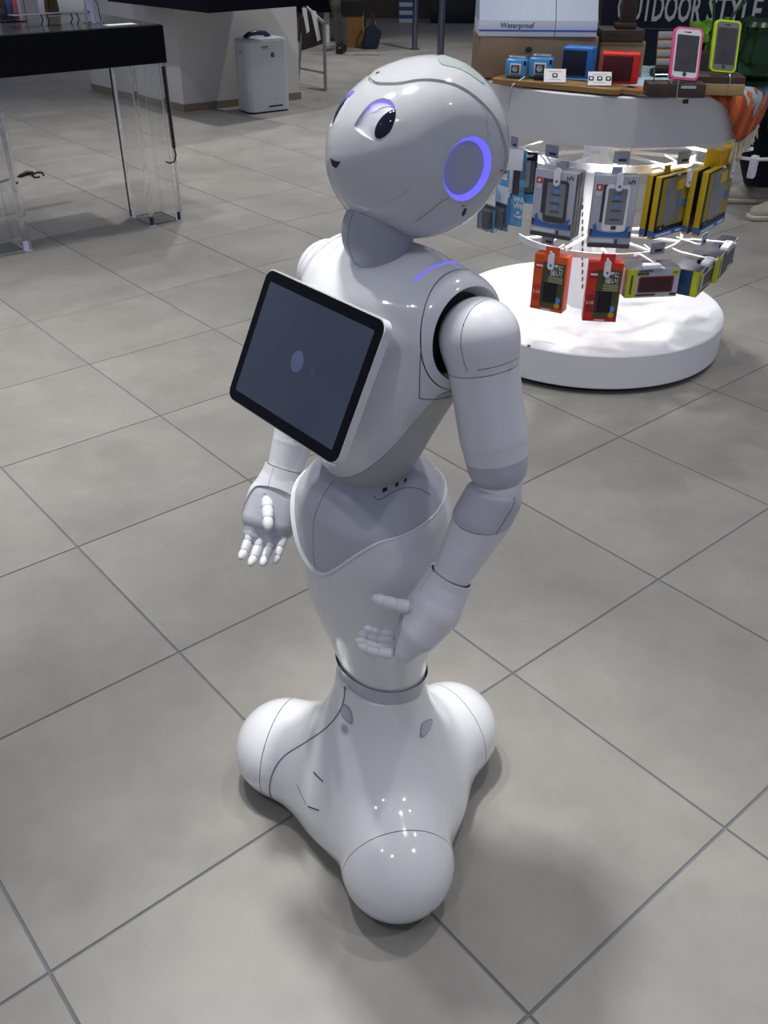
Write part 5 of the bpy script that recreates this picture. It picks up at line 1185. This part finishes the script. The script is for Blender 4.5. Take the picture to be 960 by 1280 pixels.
# wooden board with the cameras and speakers
b0, b1 = P(612, 103), P(772, 118); bd = (b1-b0)[:2]; L_ = np.linalg.norm(bd); ba = math.atan2(bd[1], bd[0]); BZ = ZC+.016
brd = thing('serving_board', 'olive brown wooden board with a handle under the small speakers', 'board', ((b0[0]+b1[0])/2, (b0[1]+b1[1])/2, ZC), ba)
prismo('board', rrect(L_, .10, .02, 5, 0, .052), .001, .014, BOARD, brd, None, None, 40); prismo('handle', rrect(.11, .036, .016, 5, L_/2+.04, .05), .002, .013, BOARD, brd, None, None, 40)
CAMB = mat('sky_blue_case', (72, 148, 204), .2, coat=.5, noise=.03)
for k, (x0, x1, lab) in enumerate(((630, 657, 'left one of two sky blue waterproof camera cases on the board'), (659, 689, 'right one of two sky blue waterproof camera cases on the board'))):
    q = gnd((x0+x1)/2, 98 if k == 0 else 99, BZ); w = (x1-x0)*((q-CC)@CF)/FPX; h = w*.80
    t = thing('camera_case', lab, 'camera', (q[0], q[1]+.006, BZ), ba*.6, 'sky blue camera cases'); boxo('shell', (0, .022, h/2), (w, .040, h), CAMB, t, .008, None, None, 3); boxo('window_frame', (0, .0015, h*.48), (w*.5, .004, h*.55), P_WHITE, t, .001); l = boxo('window', (0, -.001, h*.48), (w*.38, .003, h*.42), P_DGREY, t); latheo('lens_ring', [(0, 0), (w*.13, 0), (w*.13, .003), (w*.09, .003), (0, .001)], CHROME, l, 16, M=Matrix.Translation((0, -.0022, h*.5)) @ Matrix.Rotation(math.radians(90), 4, 'X'))
    boxo('clear_lid', (0, .024, h+.004), (w*.8, .03, .006), CLEAR, t, .002); boxo('latch', (w*.42, .006, h*.8), (.006, .01, .012), BLK, t)
q = gnd(678, 99, BZ); o = boxo('black_tray', (q[0], q[1]-.003, BZ+.004), (.05, .022, .008), BLK, None, .001); tag(o, 'small black tray in front of the right sky blue camera case', 'tray')
def cube_speaker(lab, px0, px1, py0, py1, m, mg, yaw):
    q = gnd((px0*.5+px1*.5), py1, BZ); dd = (q-CC)@CF; w = (px1-px0)*dd/FPX; h = (py1-py0)*dd/FPX*.98
    t = thing('cube_speaker', lab, 'speaker', (q[0], q[1]+.012, BZ), math.radians(yaw), 'small box speakers'); d = .055
    boxo('shell', (0, d/2, h/2), (w*.86, d, h), m, t, .006, None, None, 3); boxo('grille', (-w*.06, -.001, h/2), (w*.66, .004, h*.80), mg, t, .001)
    for z in (.35, .55): latheo('button', [(0, 0), (.003, 0), (.003, .001), (0, .001)], DARK, t, 12, M=Matrix.Translation((w*.43, d*.45, h*z)) @ Matrix.Rotation(math.radians(90), 4, 'Y'))
    return t
cube_speaker('blue box speaker with navy grille on the wooden board', 697, 742, 63, 99, mat('speaker_blue', (38, 116, 196), .4, noise=.03), mat('navy_grille', (18, 28, 56), .8, noise=.2, nscale=300), -24)
cube_speaker('red box speaker with maroon grille on the wooden board', 746, 801, 70, 106, mat('speaker_red', (210, 44, 34), .4, noise=.03), mat('maroon_grille', (70, 18, 30), .8, noise=.2, nscale=300), -12)
for k, (c4, n, lab) in enumerate((((680, 87, 714, 104), 1, 'white card with one icon in front of the blue box speaker'), ((735, 91, 771, 108), 3, 'white card with three icons in front of the red box speaker'))):
    q = gnd((c4[0]+c4[2])/2-4, c4[3]-1, BZ); dd = (q-CC)@CF; w = (c4[2]-c4[0]-7)*dd/FPX; t = thing('info_card', lab, 'card', (q[0], q[1]-.004, BZ+.001), 0, 'white info cards', rot=(math.radians(-38), 0, math.radians(-4))); H = .040
    boxo('card', (0, 0, H/2), (w, .0015, H), PAPER, t); boxo('headline', (0, -.001, H*.80), (w*.6, .0006, .0018), P_GREY, t); boxo('caption', (0, -.001, H*.2), (w*.5, .0006, .0018), P_GREY, t)
    for i in range(n): x = (i-(n-1)/2)*.024; a = prismo('icon', rrect(.015, .013, .003, 3, x, H*.5), 0, .0006, TXT, t, Matrix.Translation((0, -.0008, 0)) @ Matrix.Rotation(math.radians(90), 4, 'X')); boxo('icon_hole', (x, -.0016, H*.5), (.007, .0006, .006), PAPER, a)
# cases on wire stands
z = ZC+.006
q = gnd(846, 122, z); t = thing('dark_block', 'dark wooden block in front, carrying the pink framed phone', 'block', (q[0], q[1]+.04, ZC+.0035), math.radians(-3)); boxo('block', (0, 0, .0185), (.155, .07, .035), WOODD, t, .003); bx_ = boxo('block_label', (.03, -.0355, .028), (.04, .001, .007), P_GREY, t)
tubeo('wire', [(-.06, .0, .035), (-.06, -.02, .055), (-.03, -.028, .057), (-.015, -.03, .035)], .0018, CHROME, t, 6); tubeo('wire', [(.0, -.036, .045), (.0, -.040, .02), (.002, -.042, .002)], .0018, CHROME, t, 6)
phone('phone_case', 'pink framed white phone leaning on the dark wooden block', (q[0]+.016, q[1]+.034, ZC+.0435), math.radians(6), .082, .130, P_WHITE, -20, mat('grey_screen', (70, 68, 72), .25, noise=.15, nscale=30), 'phone case', None, mat('pink_case', (236, 96, 150), .4, noise=.03))
q2 = gnd(902, 119, z); t = thing('wooden_tray', 'wooden tray block at right, carrying the lime framed phone', 'tray', (q2[0], q2[1]+.055, ZC+.0035), math.radians(-6)); boxo('front_board', (0, -.045, .015), (.13, .01, .028), WOODL, t, .001); boxo('body', (-.01, .01, .024), (.15, .10, .045), WOODD, t, .002); tubeo('wire', [(.02, -.042, .052), (.022, -.052, .04), (.02, -.052, .01)], .0018, CHROME, t, 6)
phone('phone_case', 'lime framed grey phone leaning on the wooden tray block', (q2[0]+.004, q2[1]+.055, ZC+.055), math.radians(8), .076, .130, mat('phone_grey', (120, 118, 118), .3, noise=.03), -18, mat('grey_screen', (70, 68, 72), .25), 'phone case', None, mat('lime_case', (196, 232, 30), .4, noise=.03))
q3 = gnd(836, 96, z); t = thing('ridged_case', 'grey and orange ridged phone case standing behind the pink phone', 'phone case', (q3[0], q3[1]+.03, ZC+.0035), 0, None, rot=(math.radians(-16), 0, math.radians(4)))
boxo('stand', (0, .0, .012), (.09, .05, .024), BLK, t, .002); boxo('back', (0, 0, .074), (.070, .010, .10), mat('case_orange', (216, 120, 52), .5, noise=.05), t, .004)
for k in range(4): boxo('rib', (0, -.006, .038+.025*k), (.074, .010, .020), mat('case_grey', (150, 150, 144), .5, noise=.05), t, .004)
tubeo('wire', [(-.035, -.01, .02), (-.05, -.03, .022), (-.05, -.034, .0)], .0018, CHROME, t, 6)
# sign board
SGN = mat('navy_sign', (14, 20, 38), .45, noise=.05); LET = mat('sign_letters', (176, 182, 184), .5, noise=.03)
YS = YW+.24; SYAW = -.26; s0 = at(749, 60, YS); s1 = at(1015, 60, YS)
sg = thing('sign_board', 'navy sign board with pale grey OUTDOOR STYLE lettering', 'sign', ((s0[0]+s1[0])/2, YS, ZC+.002), SYAW); sw = s1[0]-s0[0]; sh = .46
boxo('panel', (0, .008, sh/2), (sw, .016, sh), SGN, sg, .001); boxo('ledge_line', (0.05, -.001, at(850, 38, YS)[2]-ZC-.002), (sw*.8, .003, .0025), mat('grey_edge', (80, 86, 96), .4), sg)
lw_ = (at(950, 33, YS)[0]-at(793, 26, YS)[0]); lz = (at(872, 12, YS)[2]+at(872, 12, YS)[2])/2-ZC-.002
def letters(body, x0, x1, zc):
    o = text('lettering', body, .106, LET, sg, (0, 0, 0), (math.radians(90), 0, 0), 'pale grey condensed capitals', .0015, 'LEFT', 1, 0, .002)
    v = np.array([v.co[:] for v in o.data.vertices]); a, b = v[:, 0].min(), v[:, 0].max(); sx = (x1-x0)/(b-a); o.scale = (sx, 1, 1); o.location = (x0-a*sx, -.002, zc)
def sgn(px, py):   # point of the slanted sign plane seen at a photo point, in the sign's own x and z
    c = np.array([(s0[0]+s1[0])/2, YS, ZC+.002]); ex = np.array([math.cos(SYAW), math.sin(SYAW), 0]); nn = np.array([math.sin(SYAW), -math.cos(SYAW), 0]); d = ray(px, py); t = ((c-CC)@nn)/(d@nn); q = CC+d*t-c; return q@ex, q[2]
X_ = lambda px: sgn(px, 14)[0]
lz = sgn(872, 13)[1]
letters('UTDOOR', X_(789), X_(877), lz); letters('STYLE', X_(884), X_(952), lz); letters('O', X_(771.5), X_(785), lz)
# leafy plant behind the phones
LEAF = mat('bright_leaf', (134, 186, 44), .45, noise=.2, nscale=30); LEAFD = mat('dark_leaf', (44, 76, 28), .5, noise=.2, nscale=30)
def leaf(par, base, tip, w, m, bend=.012):
    base, tip = Vector(base), Vector(tip); d = (tip-base); s = d.cross(Vector((.2, 1, .3))).normalized(); n = s.cross(d).normalized(); bm = bmesh.new(); rows = []
    for k in range(6):
        t_ = k/5; ww = w*math.sin(math.pi*min(1, .08+t_*.92))**.8*(1-.25*t_); c = base+d*t_+n*bend*math.sin(math.pi*t_)
        rows.append([bm.verts.new(c-s*ww+n*.004), bm.verts.new(c-n*.002), bm.verts.new(c+s*ww+n*.004)])
    for A, B in zip(rows, rows[1:]):
        for j in (0, 1): bm.faces.new((A[j], A[j+1], B[j+1], B[j]))
    return objbm('leaf', bm, m, par, None, True)
YP = at(880, 90, YS-.09)
pl_ = thing('leafy_plant', 'bright green leafy plant between the two framed phones', 'plant', (YP[0], YS-.085, ZC+.0035)); o0 = np.array(pl_.location)
boxo('pot', (0, 0, .03), (.06, .05, .06), WOODD, pl_, .004)
tubeo('stem', [(0, 0, .05), (.005, 0, .13), (-.01, 0, .22)], .004, LEAFD, pl_, 6); tubeo('stem', [(0, 0, .05), (.06, .0, .16), (.11, .0, .22)], .004, LEAFD, pl_, 6)
for (bx0, by0, tx, ty, w, m) in ((884, 45, 862, 30, .024, LEAF), (882, 42, 885, 24, .022, LEAF), (886, 52, 870, 44, .02, LEAF), (884, 70, 892, 48, .016, LEAF), (880, 78, 893, 70, .014, LEAF), (884, 90, 876, 68, .014, LEAFD), (884, 90, 893, 82, .013, LEAF), (915, 40, 906, 22, .018, LEAF), (925, 38, 932, 22, .016, LEAFD), (928, 48, 940, 32, .014, LEAFD), (922, 60, 930, 46, .014, LEAFD), (917, 95, 924, 78, .012, LEAF), (915, 88, 921, 70, .012, LEAFD), (930, 30, 946, 24, .014, LEAFD)):
    leaf(pl_, at(bx0, by0, YS-.085)-o0, at(tx, ty, YS-.10)-o0, w, m)
# green glass lantern
q = gnd(946, 108, z); GLS = mat('green_glass', (60, 120, 70), .03, trans=.85, ior=1.25, noise=.05, coat=.5); t = thing('glass_lantern', 'dark green glass lantern at the right end of the drum top', 'lantern', (q[0]+.008, q[1]+.07, ZC+.0035)); t.scale = (1, 1, .80)
latheo('foot', [(0, 0), (.062, 0), (.066, .008), (.05, .02), (0, .02)], mat('dark_green_metal', (26, 48, 32), .3, .5, noise=.1), t, 32); latheo('chimney', [(.045, .02), (.064, .04), (.068, .08), (.058, .125), (.052, .155), (.058, .19), (.055, .19), (.049, .155), (.055, .125), (.065, .08), (.061, .04), (.042, .02)], GLS, t, 32)
latheo('cap', [(0, .19), (.06, .19), (.052, .205), (.02, .212), (0, .212)], MATS['dark_green_metal'], t, 32); latheo('burner', [(0, .02), (.02, .02), (.02, .06), (.012, .066), (.012, .08), (0, .08)], BLK, t, 20); tubeo('wick_holder', [(0, 0, .08), (0, 0, .098)], .009, P_LGREY, t, 12)
tubeo('guard_wire', [(-.066, -.02, .02), (-.075, -.022, .12), (-.062, -.02, .19)], .003, MATS['dark_green_metal'], t, 6); tubeo('guard_wire', [(.066, -.02, .02), (.075, -.022, .12), (.062, -.02, .19)], .003, MATS['dark_green_metal'], t, 6)
# tether wire in front of the drum
pts = [gnd(656, 96, BZ+.006), gnd(641, 106, ZC+.004), oncyl(636, 115, .466), oncyl(634, 150, .436)]
o = tubeo('tether_cord', pts, .0018, CLIPW); tag(o, 'thin white tether cord running over the drum edge from the camera cases', 'cord')

# ------------------------------------------------------------------ people
def person(name, label, loc, rz, H, J, tm, sm, jm, skin, hairm, stance):
    """one continuous body; trousers, jacket, shoes and hair are its children; J holds joint positions"""
    t = thing(name, label, 'person', loc, rz); h = H
    pel = A3(0, 0, .53*h); che = A3(0, 0, .73*h); nek = A3(0, 0, .84*h); hd = A3(.01, 0, .925*h)
    def body(p, g=0.):
        d = cone(p, pel, che, .088*h, .096*h); d = smin(d, cone(p, nek-A3(0, 0, .05), hd, .034*h, .036*h), .03); d = smin(d, sell(p, hd, (.058*h, .045*h, .068*h)), .02)
        d = smin(d, sell(p, hd+A3(.058*h, 0, -.008*h), (.012*h, .009*h, .014*h)), .01)
        for s in (1, -1):
            d = smin(d, cone(p, che+A3(0, s*.02, .05*h), che+A3(0, s*.10*h, .07*h), .06*h, .045*h), .04)
        return d
    def legs(p, e=0.):
        d = None
        for s, (k, a) in ((1, J['L']), (-1, J['R'])):
            hp = pel+A3(0, s*.05*h, -.01); q = smin(cone(p, hp, k, .055*h+e, .036*h+e), cone(p, k, a, .036*h+e, .025*h+e*1.4), .03); d = q if d is None else smin(d, q, .03)
        return d
    def arms(p, e=0.):
        d = None
        for s, (el, w) in ((1, J['LA']), (-1, J['RA'])):
            sh = che+A3(0, s*.105*h, .065*h); q = smin(cone(p, sh, el, .030*h+e, .024*h+e), cone(p, el, w, .024*h+e, .017*h+e), .02); d = q if d is None else np.minimum(d, q)
        return d
    def hands(p):
        d = None
        for s, (el, w) in ((1, J['LA']), (-1, J['RA'])):
            v = (w-el)/np.linalg.norm(w-el); q = smin(cone(p, w, w+v*.075, .022, .03), cone(p, w+v*.02, w+v*.07+A3(.035, 0, 0), .014, .010), .01)
            for i in range(4): q = smin(q, cone(p, w+v*.07+A3(.024*(i-1.5)*.9, 0, 0), w+v*(.13+.012*(1.5-abs(i-1.5)))+A3(.02*(i-1.5), 0, 0), .0095, .0075), .006)
            d = q if d is None else np.minimum(d, q)
        return d
    full = lambda p: smin(smin(smin(body(p), legs(p), .03), arms(p), .025), hands(p), .01)
    lo = (-.42, -.45, .03); hi = (.42, .45, 1.02*h)
    nets(full, lo, hi, .022).build('body', skin, t)
    tr = lambda p: smax(smin(legs(p, J.get('wide', .020)), cone(p, pel, pel+A3(0, 0, .06*h), .098*h, .096*h), .03), p[:, 2]-.60*h, .01)
    nets(tr, lo, hi, .018).clip(lambda p: p[:, 2]-J.get('hem', .08)).build('trousers', tm, t)
    jk = lambda p: smin(smax(body(p)-.022, np.maximum(.50*h-p[:, 2], p[:, 2]-.85*h), .02), arms(p, .016), .03)
    nets(jk, lo, hi, .02).build('jacket', jm, t)
    hr = lambda p: smax(sell(p, hd+A3(-.008, 0, .012), (.066*h, .052*h, .072*h)), (p-hd)@A3(.8, 0, -.6)-.012*h, .01)
    nets(hr, tuple(hd-.16), tuple(hd+.16), .012).build('hair', hairm, t)
    for s, (k, a) in ((1, J['L']), (-1, J['R'])):
        yw = J['toe'][0 if s > 0 else 1]; dx = A3(math.cos(yw), math.sin(yw), 0); g = A3(a[0], a[1], 0)
        up = lambda p, g=g, dx=dx: smax(smin(smin(cone(p, g+A3(0, 0, .05)-dx*.04, g+dx*.10+A3(0, 0, .040), .043, .046), cone(p, g+dx*.10+A3(0, 0, .04), g+dx*.17+A3(0, 0, .034), .046, .038), .02), cone(p, g+A3(0, 0, .05), g+A3(0, 0, .11), .044, .05), .02), .022-p[:, 2], .006)
        sh = nets(up, tuple(g-A3(.26, .26, .02)), tuple(g+A3(.26, .26, .2)), .009).clip(lambda p, g=g: .115-p[:, 2]).build('shoe', sm, t)
        so = lambda p, g=g, dx=dx: smax(np.minimum(cone(p, g-dx*.045+A3(0, 0, .02), g+dx*.10+A3(0, 0, .02), .049, .052), cone(p, g+dx*.10+A3(0, 0, .02), g+dx*.175+A3(0, 0, .02), .052, .044)), np.abs(p[:, 2]-.014)-.013, .004)
        nets(so, tuple(g-A3(.26, .26, .02)), tuple(g+A3(.26, .26, .1)), .009).build('sole', stance, sh)
        if J.get('laces'):
            for i in range(4): c = g+dx*(.045+.022*i); z_ = .092-.008*i; e = A3(-dx[1], dx[0], 0); tubeo('lace', [c-e*.025+A3(0, 0, z_-.006), c+A3(0, 0, z_+.004), c+e*.025+A3(0, 0, z_-.006)], .003, P_WHITE, sh, 6)
    return t
SKIN = mat('skin', (206, 164, 138), .5, noise=.04); HAIR = mat('dark_hair', (28, 22, 20), .5, noise=.1)
person('person', 'person in wide navy trousers and beige sneakers standing beyond the round stand', (2.08, 5.0, 0), math.radians(190), 1.68,
       dict(L=(A3(.10, .10, .46), A3(.02, .13, .09)), R=(A3(.20, -.09, .46), A3(-.0, -.18, .09)), LA=(A3(-.03, .26, 1.08), A3(.08, .26, .86)), RA=(A3(-.03, -.26, 1.08), A3(.08, -.26, .86)), toe=(.05, -.15), hem=.10, laces=True, wide=.032),
       mat('navy_trousers', (20, 22, 36), .85, noise=.1), mat('beige_sneaker', (176, 170, 152), .7, noise=.08), mat('dark_jacket', (34, 36, 44), .85, noise=.1), SKIN, HAIR, mat('sole_cream', (206, 200, 180), .6, noise=.04))
pk = person('person', 'person in grey trousers and black shoes holding a black handbag by the service counter', (-.57, 11.42, 0), math.radians(-95), 1.66,
       dict(L=(A3(.02, .055, .46), A3(0, .06, .09)), R=(A3(-.06, .02, .46), A3(-.14, .05, .09)), LA=(A3(-.02, .26, 1.02), A3(.08, .22, .80)), RA=(A3(-.02, -.26, 1.02), A3(.10, -.24, .82)), toe=(.0, -.0), hem=.07),
       mat('grey_trousers', (84, 80, 72), .85, noise=.1), mat('black_shoe', (20, 20, 24), .35, noise=.05), mat('charcoal_coat', (44, 44, 48), .85, noise=.1), SKIN, HAIR, BLK)
hb = at(440, 6, 11.1); t = thing('handbag', 'black handbag with pale straps held low beside the grey trousers', 'bag', (hb[0], 11.1, .37)); boxo('body', (0, 0, .09), (.24, .10, .18), BLK, t, .03, None, None, 3)
for y in (-.03, .03): tubeo('strap', [(-.07, y, .17), (-.06, y, .34), (-.02, 0, .44), (.06, y, .34), (.07, y, .17)], .009, KRAFT if y < 0 else PAPER, t, 8)
